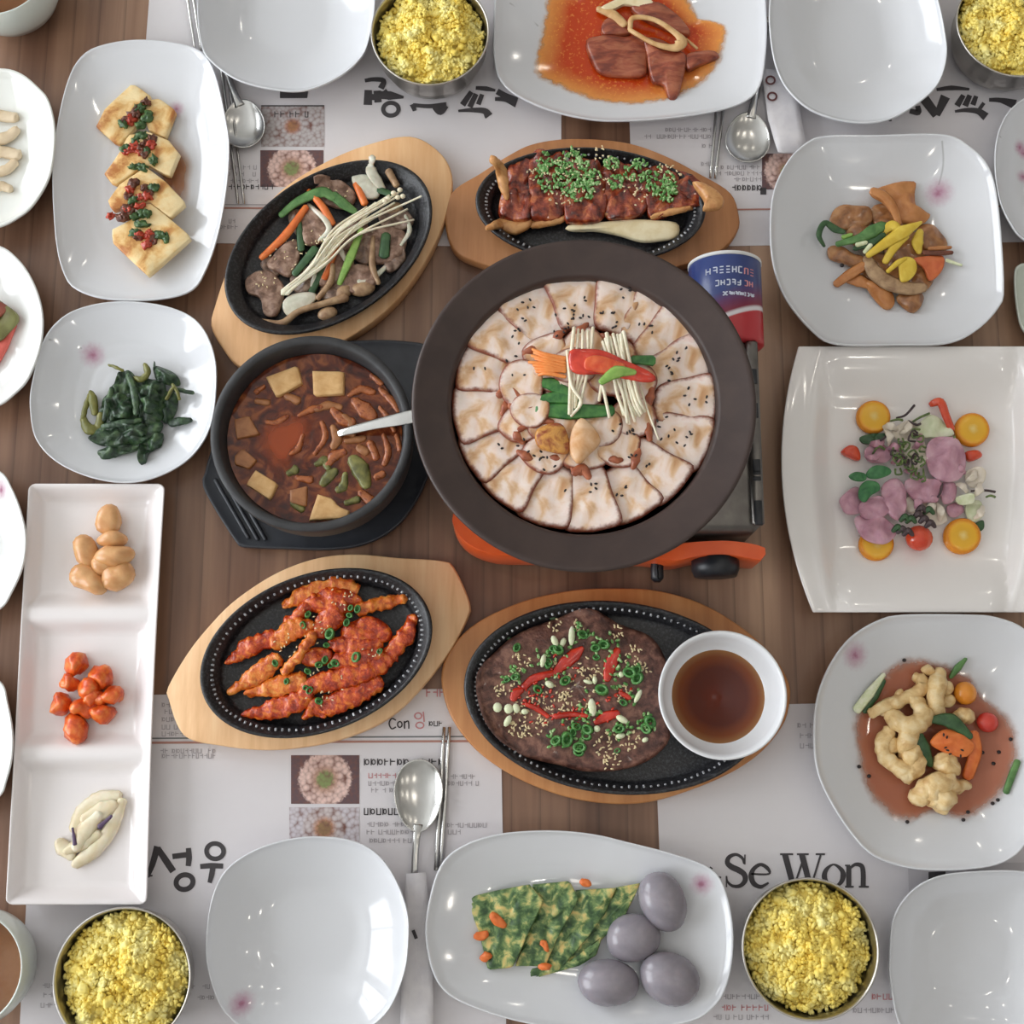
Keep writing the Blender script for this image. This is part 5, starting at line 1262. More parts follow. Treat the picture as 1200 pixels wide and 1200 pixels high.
slab('mushroom_chunk', 'brown glossy mushroom chunk below the garnish of the pork pot', 'mushroom', M('brown_mush', [(140, 66, 40), (206, 148, 72), (150, 72, 46)], 70, .25, .2), ptop, [(410, 690), (500, 660), (540, 700), (550, 790), (480, 790), (410, 760)], .006, lift=-.001, dome=.003)
slab('mushroom_chunk', 'pale lumpy mushroom chunk below the garnish of the pork pot', 'mushroom', M('pale_mush', [(206, 150, 96), (226, 190, 154)], 70, .35, .2), ptop, [(560, 700), (600, 640), (650, 670), (690, 740), (640, 800), (590, 840), (550, 780)], .006, lift=-.001, dome=.004)
for pts, wd in (([(240, 540), (290, 500), (350, 560)], [8, 12, 8]), ([(290, 580), (340, 600), (390, 590)], [8, 13, 9]), ([(330, 690), (400, 650), (480, 655)], [6, 10, 6]), ([(570, 880), (610, 860), (640, 900)], [8, 12, 7])):
    strip('mushroom_strip', 'reddish brown mushroom strip between the pork slices', 'mushroom', M('red_mush', [(140, 70, 46), (186, 110, 74)], 90, .3), ptop, pts, wd, 'mushroom strips in the pork pot', th=.004, lift=-.003)
for k in range(16):
    rnd = random.Random(700 + k); an = k * .393 + rnd.uniform(-.1, .1); rr = rnd.uniform(74, 96)
    CROP = (0, 0, 1); x, y = fx + rr * math.cos(an), fy + rr * math.sin(an); ta = an + rnd.uniform(.9, 2.2); l = rnd.uniform(7, 12)
    strip('mushroom_bit', 'small brown mushroom bit tucked between the two pork rings', 'mushroom', MATS['red_mush'], PorkBed(), [(x - l * math.cos(ta), y - l * math.sin(ta), 0), (x, y, .002), (x + l * math.cos(ta), y + l * math.sin(ta), 0)], [5, rnd.uniform(8, 12), 5], 'mushroom bits between the pork rings', th=.004, rag=.0012)
crop(520, 320, 3.75)
en = []
for k in range(5): en.append(([(565 + k * 24, 245 + (k % 2) * 10, .002), (560 + k * 22, 380, .007), (555 + k * 14 - (40 if k < 1 else 0) * 0, 520 + k * 4, .006), (560 + k * 8, 610 - k * 6, .003)], 3.6))
for k in range(9): en.append(([(700 + k * 11, 290 - (k % 3) * 14, .003), (725 + k * 11, 400, .008), (760 + k * 11, 540, .007), (790 + k * 11, 660 - abs(k - 3) * 10, .002)], 4.0))
en += [([(860, 480, .004), (900, 590, .004), (938, 740, .001)], 2.6), ([(690, 480, .007), (680, 560, .004)], 3.5), ([(700, 500, .007), (735, 630, .003)], 3.4), ([(545, 350, .006), (560, 480, .008), (610, 560, .006), (560, 620, .002)], 4)]
for pts, wd in en:
    pts = [(p_[0] + random.uniform(-9, 9), p_[1] + random.uniform(-12, 12), p_[2] + random.uniform(0, .0015)) for p_ in pts]; wd *= random.uniform(.8, 1.15)
    strip('enoki_mushroom', 'thin white enoki mushroom in the garnish of the pork pot', 'mushroom', M_enoki, ptop, pts, [wd, wd * .9], 'enoki mushrooms in the pork pot', n=6)
M_pep = M('pepper_flesh', [(206, 66, 36), (226, 112, 66)], 100, .3)
pe = thing('chili_half', tuple(ptop.q(*X((740, 410)), .006)), 'big slanted red chili slice crowning the garnish of the pork pot', 'chili')
V, Fc = slab_geo(ptop, [(552, 345), (600, 333), (700, 340), (800, 385), (900, 430), (935, 465), (900, 480), (820, 470), (700, 445), (600, 445), (555, 420)], .004, lift=.0095, conform=False, dome=.002, n=48)
link_mesh('chili_skin', V, Fc, M_chili, pe)
V, Fc = slab_geo(ptop, [(625, 375), (680, 362), (760, 385), (800, 410), (740, 440), (670, 435), (620, 420)], .002, lift=.0142, conform=False, dome=.0012, n=36)
link_mesh('chili_flesh', V, Fc, M_pep, pe)
strip('scallion_piece', 'short light green scallion slice on the red chili of the pork pot', 'vegetable', M_scall, ptop, [(690, 480, .015), (760, 435, .017), (840, 435, .015)], [7, 14, 6], th=.002)
class PorkTop(Surf):
    def h(s, x, y):
        d = math.hypot(x - pc.x, y - pc.y) * sc(467, .14)
        return zbr + .0105 + (.006 if d < 92 else .0)
scatter('black_sesame_seeds', 'black sesame seeds sprinkled over the pork slices', 'sesame', M_bsesame, PorkTop(), [(540, 190, 60), (620, 150, 55), (510, 230, 40), (740, 190, 60), (790, 90, 40), (360, 160, 50), (330, 250, 60), (320, 410, 60), (120, 430, 20), (200, 420, 20), (480, 290, 40), (990, 430, 60), (880, 260, 50), (1090, 540, 40), (1050, 730, 50), (960, 680, 60), (1060, 350, 40), (780, 970, 40), (640, 940, 40), (540, 950, 20), (450, 850, 50), (380, 780, 60), (250, 770, 30), (780, 700, 60), (860, 830, 50), (1140, 560, 30)], 130, .0017, 0, .6)

# ------------------------------------------------------------------ fried tofu on the oval plate
M_ftofu = M('fried_tofu', [(180, 112, 52), (220, 172, 104), (236, 204, 146), (240, 216, 166)], 45, 0.4, 0.4, 260)
M_soy = film('soy_sauce_film', (168, 104, 58), (206, 164, 126), .1, .4, amax=.75)
M_redbit = M('red_pepper_bit', [(168, 48, 32), (198, 84, 56)], 200, .25)
M_brown = M('brown_bit', [(84, 44, 30), (124, 70, 48)], 200, .3)
M_gbit = M('green_bit', [(44, 76, 40), (86, 116, 62)], 200, .35)
crop(90, 90, 4.8)
puddle('soy_sauce', 'thin brown soy sauce film beside the fried tofu', 'sauce', M_soy, d_tofu, [(480, 290), (600, 360), (665, 480), (650, 600), (640, 720), (560, 780), (470, 700), (440, 480)])
for pts, lf, tl, lb in (([(112, 285), (160, 190), (318, 42), (425, 118), (405, 205), (325, 300), (232, 392)], .001, .02, 'top fried tofu slice pushed against the blossom end of the plate'), ([(408, 135), (470, 128), (562, 195), (502, 352), (405, 305), (378, 212)], .002, 0, 'pale fried tofu slice tucked beside the sauce film'), ([(158, 552), (250, 420), (290, 330), (400, 310), (520, 360), (582, 440), (530, 572), (400, 500), (212, 622)], .007, -.03, 'fried tofu slice with a tomato-red topping'), ([(178, 702), (240, 610), (390, 508), (500, 590), (622, 720), (532, 802), (400, 702), (200, 762)], .011, -.03, 'fried tofu slice under the lowest tofu slice'), ([(200, 862), (300, 810), (400, 702), (482, 760), (652, 910), (410, 1132), (290, 1020), (200, 932)], .013, -.05, 'large diamond-shaped fried tofu slice with a browned corner')):
    slab('tofu_slice', lb, 'tofu', M_ftofu, d_tofu, pts, .008, 'fried tofu slices', lift=lf, smooth=False, amp=.0015, fr=60, tilt=(0, tl), conform=False, bev=.05)
class TofuTop(Surf):
    def h(s, x, y): return .0165 + .009 * sst(0.0, 1.0, (P(150, 130, .02).y - y) / .12)
tt = TofuTop()
for k, ((x, y), a, b, mt, c_) in enumerate([((300, 242), 8, 6, M_redbit, 'red'), ((335, 190), 6, 6, M_brown, 'brown'), ((390, 140), 6, 5, M_brown, 'brown'), ((310, 400), 10, 8, M_redbit, 'red'), ((420, 385), 7, 6, M_redbit, 'red'), ((380, 430), 6, 8, M_brown, 'brown'), ((300, 640), 6, 5, M_redbit, 'red'), ((395, 672), 7, 6, M_redbit, 'red'), ((350, 680), 6, 4, M_redbit, 'red'), ((350, 895), 7, 6, M_redbit, 'red'), ((395, 940), 7, 8, M_redbit, 'red'), ((255, 790), 7, 6, M_brown, 'brown'), ((320, 600), 9, 7, M_brown, 'brown'), ((285, 745), 10, 8, M_brown, 'brown'), ((400, 225), 8, 9, M_gbit, 'green'), ((355, 270), 7, 6, M_gbit, 'green'), ((365, 330), 8, 6, M_gbit, 'green'), ((370, 510), 8, 6, M_gbit, 'green'), ((320, 505), 7, 5, M_gbit, 'green'), ((430, 620), 8, 5, M_gbit, 'green'), ((370, 832), 12, 5, M_gbit, 'green'), ((465, 890), 10, 6, M_gbit, 'green'), ((430, 920), 7, 7, M_brown, 'brown'), ((500, 900), 5, 8, M_gbit, 'green'), ((430, 470), 5, 7, M_gbit, 'green')] + [((random.Random(k).choice([(330, 210), (360, 390), (330, 640), (390, 890), (290, 770)])[0] + random.Random(k + 50).gauss(0, 50), random.Random(k).choice([(330, 210), (360, 390), (330, 640), (390, 890), (290, 770)])[1] + random.Random(k + 90).gauss(0, 28)), 5 + k % 4, 4 + k % 3, (M_redbit, M_brown, M_gbit)[k % 3], ('red', 'brown', 'green')[k % 3]) for k in range(34)]):
    lump('topping_bit', c_ + ' chopped vegetable bit topping the fried tofu', 'vegetable', mt, tt, (x, y), a * .9, b * .9, random.uniform(-.6, .6), .0026, amp=.004, fr=430, group='chopped toppings on the tofu', nu=14, nv=9)

# ------------------------------------------------------------------ seasoned greens
M_leaf = M('cooked_greens', [(28, 44, 32), (48, 72, 48), (78, 102, 66)], 120, 0.32, 0.9, 300)
M_leafy = M('olive_greens', [(96, 98, 42), (128, 124, 60)], 90, 0.35, 0.3)
crop(90, 410, 8)
G = 'cooked leaves in the greens dish'
for pts, lf in (([(400, 212), (500, 200), (565, 300), (605, 640), (450, 725), (250, 722), (218, 540), (330, 352)], .004), ([(540, 282), (700, 270), (835, 320), (805, 642), (600, 662)], .007), ([(118, 820), (260, 720), (560, 698), (805, 680), (762, 802), (600, 882), (300, 902), (178, 882)], .008), ([(196, 962), (330, 900), (562, 860), (562, 940), (380, 1002), (240, 1055)], .002), ([(600, 880), (802, 780), (785, 900), (685, 962), (640, 1085), (588, 1052)], .003), ([(718, 158), (852, 180), (955, 260), (932, 332), (760, 302)], .006), ([(820, 420), (930, 420), (940, 560), (860, 690), (800, 650)], .003), ([(300, 440), (460, 420), (540, 520), (480, 640), (330, 620)], .011), ([(620, 420), (720, 360), (790, 480), (700, 600), (620, 560)], .012), ([(420, 700), (600, 690), (680, 760), (560, 830), (420, 800)], .013)):
    slab('greens_leaf', 'dark green wilted leaf in the heap of seasoned greens', 'greens', M_leaf, d_green, pts, .0025, G, lift=lf, amp=.009, fr=150, dome=.004, n=64, conform=False, wav=.0016, bev=.05)
for pts, wd, mt in (([(880, 690, .004), (960, 670, .005), (1070, 660, .002)], [9, 11, 6], M_leaf), ([(840, 500, .008), (900, 380, .01), (1090, 402, .004)], [5, 6, 5], M_leaf), ([(838, 465, .012), (890, 375, .014), (920, 350, .014)], [4, 4, 4], M_leafy), ([(965, 465, .01), (940, 390, .013), (900, 330, .013)], [4, 4, 5], M_leafy), ([(305, 145, .006), (370, 165, .01), (435, 195, .01)], [3, 4, 4], M_leafy), ([(640, 140, .008), (665, 220, .01), (600, 275, .01), (540, 260, .008)], [6, 8, 8, 5], M_leafy), ([(130, 395, .004), (150, 470, .006), (170, 600, .005)], [6, 12, 8], M_leafy), ([(60, 640, .003), (110, 740, .005), (200, 730, .006), (225, 600, .008)], [8, 14, 13, 8], M_leafy), ([(120, 420, .003), (80, 540, .004), (60, 640, .003)], [5, 7, 6], M_leafy), ([(730, 120, .006), (728, 170, .01)], [2, 4], M_leaf), ([(240, 720, .012), (420, 690, .016), (600, 660, .015)], [6, 10, 6], M_leaf), ([(480, 240, .009), (540, 400, .014), (560, 600, .015)], [7, 10, 8], M_leaf), ([(330, 360, .009), (290, 500, .012), (260, 660, .012)], [6, 9, 6], M_leaf)):
    strip('greens_stalk', ('olive' if mt is M_leafy else 'dark green') + ' curled stalk in the heap of seasoned greens', 'greens', mt, d_green, pts, wd, 'stalks in the greens dish', rag=.0008, th=.004)

# ------------------------------------------------------------------ three-section tray: garlic, red tomatoes, white pickles
M_garlic = M('pickled_garlic', [(204, 148, 96), (224, 176, 124)], 60, 0.25, sss=.2)
crop(0, 560, 4.615)
for (p, a, b, rz, lf, lb) in (((590, 232), 13.5, 18, -.15, 0, 'upright'), ((605, 335), 19, 10, .05, .002, 'level'), ((622, 420), 23, 12, .1, .006, 'level'), ((465, 400), 15, 20, .3, 0, 'tilted'), ((478, 552), 23, 14, -.55, .001, 'tilted'), ((640, 530), 20, 17, .4, .001, 'plump'), ((560, 470), 13, 16, .2, 0, 'plump')):
    lump('garlic_clove', lb + ' tan pickled garlic clove in the end section of the tray', 'garlic', M_garlic, d_tray, p, a * 1.05, b * 1.05, rz, .0095, lf, amp=.0035, fr=75, group='pickled garlic cloves')
M_rtom = M('red_garlic', [(188, 58, 18), (222, 92, 30), (234, 134, 62)], 110, 0.3, 0.4, coat=.15)
CROP = (0, 0, 1)
for x, y, a, b, rz in ((90, 779, 13, 12, .3), (119, 793, 13, 12, -.2), (81, 801, 10, 9, 0), (104, 806, 12, 11, .4), (132, 816, 12, 9, .3), (72, 825, 11.5, 11, 0), (97, 829, 12, 11, .5), (118, 836, 13, 12, -.3), (89, 853, 12, 16, .2), (108, 818, 10, 10, 0), (122, 818, 9, 8, 0)):
    lump('red_tomato', 'small red-orange tomato in the middle section of the tray', 'tomato', M_rtom, d_tray, (x, y), a * 1.14, b * 1.14, rz, .010, .0015 if (x, y) in ((104, 806), (108, 818), (97, 829)) else 0, amp=.005, fr=120, group='small red tomatoes in the tray')
M_pick = M('white_pickle', [(222, 206, 170), (238, 228, 204)], 60, 0.25, sss=.15)
M_purple = M('purple_shred', [(84, 62, 92)], 50, .4)
crop(0, 800, 4.286)
for pts, wd, mt, lf in (([(370, 740), (420, 660), (500, 590), (600, 565)], [14, 24, 22, 12], M_pick, 0), ([(295, 800), (320, 830), (365, 875)], [14, 20, 12], M_pick, 0), ([(375, 915), (470, 840), (560, 730), (615, 590)], [12, 20, 18, 12], M_pick, .001), ([(380, 830), (430, 740), (500, 660)], [14, 22, 14], M_pick, .004), ([(420, 690), (520, 640), (580, 610)], [14, 24, 12], M_pick, .003), ([(330, 850), (420, 800), (500, 760)], [10, 20, 12], M_pick, .002), ([(365, 730), (375, 812)], [3, 6], M_purple, .009), ([(500, 725), (560, 668)], [7, 4], M_purple, .0095)):
    strip('pickle_strip', ('purple shred' if mt is M_purple else 'white pickled vegetable strip') + ' in the end section of the tray by the rice bowl', 'pickle', mt, d_tray, pts, wd, 'white pickles in the tray', lift=lf, th=.006 if mt is M_pick else .0016, rag=.0008)

# ------------------------------------------------------------------ meat in orange-red sauce
M_osauce = film('orange_oil', (194, 64, 18), (236, 166, 84), .1, .68, speck=(236, 160, 70), amax=.98, afade=.9)
crop(620, 0, 5)
puddle('red_sauce', 'oily orange-red sauce pooled around the braised meat', 'sauce', M_osauce, d_meat, [(20, 420), (45, 250), (80, 80), (120, -60), (400, -170), (800, -150), (960, 20), (1010, 100), (1175, 150), (1150, 290), (1105, 410), (970, 525), (800, 595), (600, 620), (420, 610), (240, 550), (90, 485)], .0012)
M_braise = M('braised_meat', [(112, 46, 30), (146, 70, 46), (170, 98, 68)], 50, 0.3, 0.5, 220, stretch=(1, 3, 1), coat=.2)
for pts, lf, lb in (([(335, 240), (420, 212), (560, 215), (685, 222), (695, 330), (680, 442), (560, 452), (420, 432), (355, 340)], .001, 'broad braised meat slice lying in the red sauce'), ([(675, 222), (780, 240), (880, 300), (922, 360), (872, 565), (820, 582), (785, 500), (720, 482), (688, 330)], .003, 'folded braised meat slice beside the mushroom loop'), ([(915, 335), (1000, 300), (1092, 300), (1108, 340), (1000, 382), (930, 415)], .002, 'small dark meat tip at the edge of the red sauce'), ([(425, 150), (470, 110), (560, 160), (590, 200), (440, 212)], .002, 'small dark piece above the broad braised meat slice'), ([(600, 30), (760, 20), (900, 120), (940, 210), (840, 190), (640, 100)], .001, 'dark meat piece behind the mushroom loop')):
    slab('braised_meat', lb, 'meat', M_braise, d_meat, pts, .007, lift=lf, amp=.003, fr=70, dome=.003, conform=False, n=44)
M_tan = M('tan_mushroom', [(196, 148, 92), (220, 182, 130)], 80, .35)
for pts, wd, lb in (([(590, 175, .009), (610, 105, .011), (740, 118, .013), (870, 205, .013), (890, 250, .012), (850, 280, .012), (740, 258, .013), (640, 205, .012), (590, 175, .009)], [6, 7, 6, 8, 16, 10, 6, 6, 6], 'tan looped mushroom slice on the braised meat'), ([(405, 52, .004), (490, 85, .007), (560, 145, .009)], [8, 13, 10], 'yellowish mushroom piece on the braised meat'), ([(920, 230, .008), (985, 285, .006)], [3, 3], 'thin tan sliver by the dark meat tip')):
    strip('mushroom_piece', lb, 'mushroom', M_tan, d_meat, pts, wd, None, th=.004)
slab('ginger_slice', 'cream flat slice at the upper side of the braised meat', 'vegetable', M_king, d_meat, [(420, 45), (520, -5), (640, -35), (735, 20), (690, 50), (560, 30), (480, 62)], .004, lift=.006, conform=False)

# ------------------------------------------------------------------ brown noodles with egg strips
M_jelly = M('brown_jelly', [(120, 76, 44), (160, 108, 66), (182, 134, 88)], 60, 0.2, 0.3, 160, coat=.3)
M_jelly2 = M('orange_jelly', [(176, 110, 60), (200, 138, 84)], 60, 0.25, 0.2)
M_egg = M('yellow_egg', [(214, 178, 52), (232, 204, 84)], 80, .4)
M_fcarrot = M('cooked_carrot', [(196, 92, 50), (214, 116, 66)], 80, .35)
M_stain = film('brown_film', (186, 160, 132), (206, 190, 170), .12, .3, amax=.6)
crop(950, 200, 6.667)
puddle('brown_juice', 'thin brown juice under the brown noodles', 'sauce', M_stain, d_fern, [(120, 400), (230, 260), (480, 150), (830, 60), (960, 330), (1080, 560), (1060, 760), (900, 1020), (700, 1110), (480, 1000), (250, 820), (120, 640)])
G = 'wide brown noodle pieces'
for pts, lf, mt in (([(470, 190), (560, 128), (805, 82), (815, 185), (835, 300), (940, 340), (860, 420), (700, 402), (640, 350), (560, 250)], .006, 1), ([(150, 372), (220, 278), (440, 290), (485, 380), (420, 440), (250, 462), (165, 432)], .004, 0), ([(845, 430), (960, 425), (1065, 552), (1040, 642), (900, 622), (838, 560)], .003, 0), ([(132, 610), (200, 580), (330, 640), (440, 700), (380, 765), (250, 725), (150, 690)], .003, 0), ([(420, 880), (560, 895), (660, 1000), (620, 1085), (540, 1052)], .003, 1), ([(670, 985), (780, 925), (890, 980), (825, 1105), (740, 1085)], .003, 0), ([(470, 300), (600, 260), (720, 380), (700, 480), (520, 460)], .002, 0), ([(400, 700), (560, 640), (720, 760), (640, 900), (440, 860)], .002, 0), ([(760, 760), (900, 740), (960, 860), (860, 960), (760, 900)], .002, 0), ([(280, 440), (460, 420), (520, 560), (360, 600)], .002, 0), ([(580, 560), (860, 480), (880, 700), (640, 740)], .002, 0)):
    slab('brown_noodle', ('orange-brown' if mt else 'glossy brown') + ' wide noodle piece in the white rounded-square plate', 'noodle', (M_jelly, M_jelly2)[mt], d_fern, pts, .004, G, lift=lf, amp=.005, fr=70, dome=.004, conform=False)
for pts, wd, mt, nm, lb in (([(478, 160, .014), (560, 190, .016), (640, 280, .016), (692, 415, .013)], [11, 13, 12, 8], M_jelly2, 'noodle_strip', 'orange-brown raised noodle strip on the brown noodles'), ([(440, 680, .01), (500, 790, .012), (620, 880, .012), (780, 920, .011), (890, 910, .009)], [12, 20, 20, 17, 12], M_mush, 'onion_strip', 'thick tan onion strip along the brown noodles'), ([(195, 890, .002), (300, 815, .007), (420, 740, .01)], [9, 13, 12], M_jelly2, 'noodle_strip', 'tan noodle strip poking out toward the salad plate'), ([(290, 850, .003), (380, 860, .006), (470, 900, .006)], [10, 17, 10], M_jelly2, 'noodle_strip', 'short orange noodle strip beside the onion strip'), ([(880, 640, .012), (990, 645, .012), (1105, 640, .008)], [6, 7, 5], M_brown, 'carrot_strip', 'red-brown strip above the orange carrot'), ([(920, 610, .01), (1010, 605, .01), (1095, 600, .006)], [5, 6, 4], M_jelly2, 'noodle_strip', 'pale brown strip near the orange carrot'),
        ([(105, 590, .008), (65, 500, .012), (110, 408, .012), (190, 455, .012), (260, 480, .012)], [4, 7, 7, 10, 6], M_scald, 'scallion_strip', 'dark green looped scallion on the brown noodles'), ([(205, 575, .011), (370, 530, .015), (480, 475, .017), (575, 425, .015)], [7, 10, 16, 12], M_scal, 'scallion_strip', 'broad green scallion strip on the brown noodles'), ([(340, 610, .012), (470, 560, .015), (570, 500, .016)], [6, 11, 8], M_scald, 'scallion_strip', 'dark green scallion strip under the egg strips'), ([(250, 520, .012), (320, 500, .013)], [6, 5], M_scall, 'scallion_strip', 'short light green scallion strip by the dark loop'), ([(360, 580, .016), (435, 560, .016)], [6, 5], M_white, 'scallion_strip', 'short white scallion strip by the egg strips'), ([(420, 640, .015), (470, 580, .016)], [5, 6], M_white, 'scallion_strip', 'pale green scallion strip beside the egg strips'), ([(1060, 700, .006), (1180, 740, .003)], [5, 3], M_white, 'scallion_strip', 'faint pale strip beyond the orange carrot'),
        ([(445, 665, .016), (580, 570, .02), (720, 480, .021), (862, 405, .017)], [7, 12, 17, 4], M_egg, 'egg_strip', 'long pointed yellow egg strip on the brown noodles'), ([(580, 715, .014), (650, 600, .019), (740, 500, .019)], [8, 11, 12], M_egg, 'egg_strip', 'short yellow egg strip crossing the long one'), ([(858, 470, .013), (835, 560, .015), (848, 640, .012)], [8, 15, 7], M_egg, 'egg_strip', 'upright yellow egg strip beside the long one'), ([(560, 480, .014), (640, 430, .017), (700, 470, .018)], [10, 14, 10], M_egg, 'egg_strip', 'small yellow egg strip behind the long one'), ([(600, 790, .015), (680, 720, .017), (740, 690, .016)], [5, 7, 6], M_egg, 'egg_strip', 'thin yellow egg strip next to the zucchini slice')):
    strip(nm, lb, nm.split('_')[0], mt, d_fern, pts, wd, None, th=.003)
slab('carrot_slice', 'orange carrot slice at the side of the brown noodles', 'vegetable', M_fcarrot, d_fern, [(800, 690), (960, 662), (1045, 680), (1020, 792), (930, 862), (880, 762)], .004, lift=.009, conform=False, amp=.001)
slab('zucchini_slice', 'round yellow zucchini slice on the brown noodles', 'vegetable', M_egg, d_fern, [(690, 700), (750, 672), (815, 700), (828, 780), (780, 850), (710, 868), (690, 790)], .003, lift=.015, conform=False, dome=.001)
lump('pepper_corn', 'single black peppercorn at the edge of the brown noodles', 'pepper', M_bsesame, d_fern, (245, 740), 2.6, 2.6, 0, .0018, .008, nu=8, nv=6)

# ------------------------------------------------------------------ salad
M_kumq = NT('kumquat'); q = M_kumq
ln = q.n('ShaderNodeVectorMath', operation='LENGTH'); q.l(q.coord(scale=(1, 1, 0)), ln.inputs[0])
dd = q.math('ADD', q.math('DIVIDE', ln.outputs['Value'], .0145), q.math('MULTIPLY', q.math('SUBTRACT', q.noise(q.coord(), 300, 3), .5), .25))
q.set(Base_Color=q.ramp(dd, [(0, lin((236, 206, 130))), (.2, lin((230, 190, 96))), (.36, lin((230, 176, 56))), (.8, lin((236, 178, 50))), (.96, lin((232, 156, 36))), (1, lin((224, 140, 30)))]), Roughness=.25)
crop(970, 460, 5.714)
for p, r, lb in (((305, 165), 20, 'yellow-orange kumquat slice next to the dark leaf tuft of the salad'), ((965, 250), 20.5, 'yellow-orange kumquat slice against the pale cabbage of the salad'), ((900, 962), 22, 'yellow-orange kumquat slice beside the cherry tomato'), ((325, 1015), 20.5, 'yellow-orange kumquat slice half hidden under the pink radish petal')):
    pts = [(p[0] + r * 5.714 * math.cos(t), p[1] + r * 5.714 * .96 * math.sin(t)) for t in [6.28318 * i / 12 for i in range(12)]]
    slab('kumquat_slice', lb, 'fruit', M_kumq.m, d_salad, pts, .008, lift=.0005, bev=.18, dome=.0008, conform=False, n=40)
M_tom = M('cherry_tomato', [(206, 62, 34), (222, 86, 50)], 60, .15, coat=.4)
lump('cherry_tomato', 'red cherry tomato topped with dark curly sprouts in the salad', 'tomato', M_tom, d_salad, (612, 975), 16, 15.5, 0, .011)
slab('tomato_wedge', 'small red tomato wedge near the three green leaves', 'tomato', M_tom, d_salad, [(88, 400), (140, 355), (200, 375), (215, 455), (150, 440)], .007, dome=.003)
slab('tomato_wedge', 'small red tomato wedge under the kumquat by the cabbage', 'tomato', M_tom, d_salad, [(920, 400), (1000, 390), (1030, 430), (960, 462), (920, 445)], .007, dome=.003)
strip('pepper_strip', 'red pepper strip leaning on the pale cabbage of the salad', 'vegetable', M_tom, d_salad, [(690, 75, .004), (755, 65, .009), (790, 150, .012), (830, 248, .008)], [8, 11, 10, 9], th=.003)
M_petal = M('pink_radish', [(172, 120, 138), (198, 150, 166), (214, 172, 186)], 50, .3, .2, 200, sss=.15)
for pts, lf, lb in (([(660, 380), (720, 300), (860, 310), (925, 420), (905, 560), (800, 600), (690, 545)], .013, 'large mauve radish petal under the kumquat by the cabbage'), ([(360, 640), (440, 575), (512, 620), (525, 760), (485, 860), (400, 805)], .013, 'upright pink radish petal beside the green leaves'), ([(190, 830), (330, 822), (435, 880), (465, 940), (385, 1015), (260, 992), (195, 915)], .012, 'broad pink radish petal over a kumquat slice'), ([(85, 705), (190, 628), (240, 700), (225, 800), (130, 815), (92, 770)], .009, 'pink radish petal at the outer side of the green leaves'), ([(215, 745), (350, 690), (430, 780), (335, 845), (230, 835)], .015, 'pink radish petal in the middle of three others'), ([(520, 590), (640, 575), (748, 592), (765, 682), (640, 745), (545, 692)], .011, 'mauve radish petal below the sprouts'), ([(770, 600), (860, 610), (850, 720), (770, 740)], .009, 'narrow mauve radish petal below the large one'), ([(800, 760), (880, 735), (915, 790), (860, 835), (810, 820)], .005, 'small mauve radish petal above a kumquat slice')):
    slab('radish_petal', lb, 'radish', M_petal, d_salad, pts, .0022, lift=lf, amp=.006, fr=85, dome=.002, conform=False)
M_sleaf = M('salad_leaf', [(44, 104, 60), (76, 136, 82)], 120, .35, .3)
for pts, lb in (([(140, 560), (190, 530), (255, 545), (250, 590), (180, 592)], 'left-pointing'), ([(255, 545), (310, 490), (400, 500), (425, 540), (350, 575), (280, 575)], 'right-pointing'), ([(260, 590), (330, 600), (350, 650), (290, 690), (250, 735), (205, 700), (215, 630)], 'down-pointing')):
    slab('salad_leaf', lb.split('-')[0] + ' lobe of the three green leaves beside the pink radish' if False else 'small green salad leaf ' + {'l': 'closest to the tomato wedge', 'r': 'closest to the sprouts', 'd': 'lying on the pink radish'}[lb[0]], 'leaf', M_sleaf, d_salad, pts, .0018, lift=.018, amp=.002, fr=120, dome=.002, conform=False)
M_cabb = M('pale_cabbage', [(204, 212, 170), (226, 226, 200)], 70, .3, .2)
M_cream = M('cream_cabbage', [(222, 210, 190), (236, 226, 214)], 70, .3, .2)
for pts, mt, lf in (([(590, 240), (700, 145), (840, 262), (800, 302), (600, 295)], M_cabb, .008), ([(920, 540), (1000, 495), (1055, 530), (1030, 620), (950, 630)], M_cream, .006), ([(920, 760), (1020, 720), (1040, 820), (960, 870)], M_cabb, .004), ([(530, 700), (660, 720), (640, 800), (540, 800)], M_cream, .006), ([(250, 380), (350, 330), (430, 420), (380, 470), (270, 460)], M_petal, .007), ([(420, 270), (560, 180), (640, 290), (540, 340)], M_cream, .006), ([(640, 820), (760, 760), (800, 860), (700, 890)], M_cream, .003), ([(500, 330), (640, 320), (660, 460), (560, 520)], M_cream, .008), ([(860, 700), (960, 680), (980, 740), (880, 750)], M_white, .009)):
    slab('cabbage_shred', ('pink-tinged' if mt is M_petal else 'pale green' if mt is M_cabb else 'cream') + ' cabbage shred in the salad heap', 'cabbage', mt, d_salad, pts, .003, 'cabbage shreds in the salad', lift=lf, amp=.005, fr=100, conform=False)
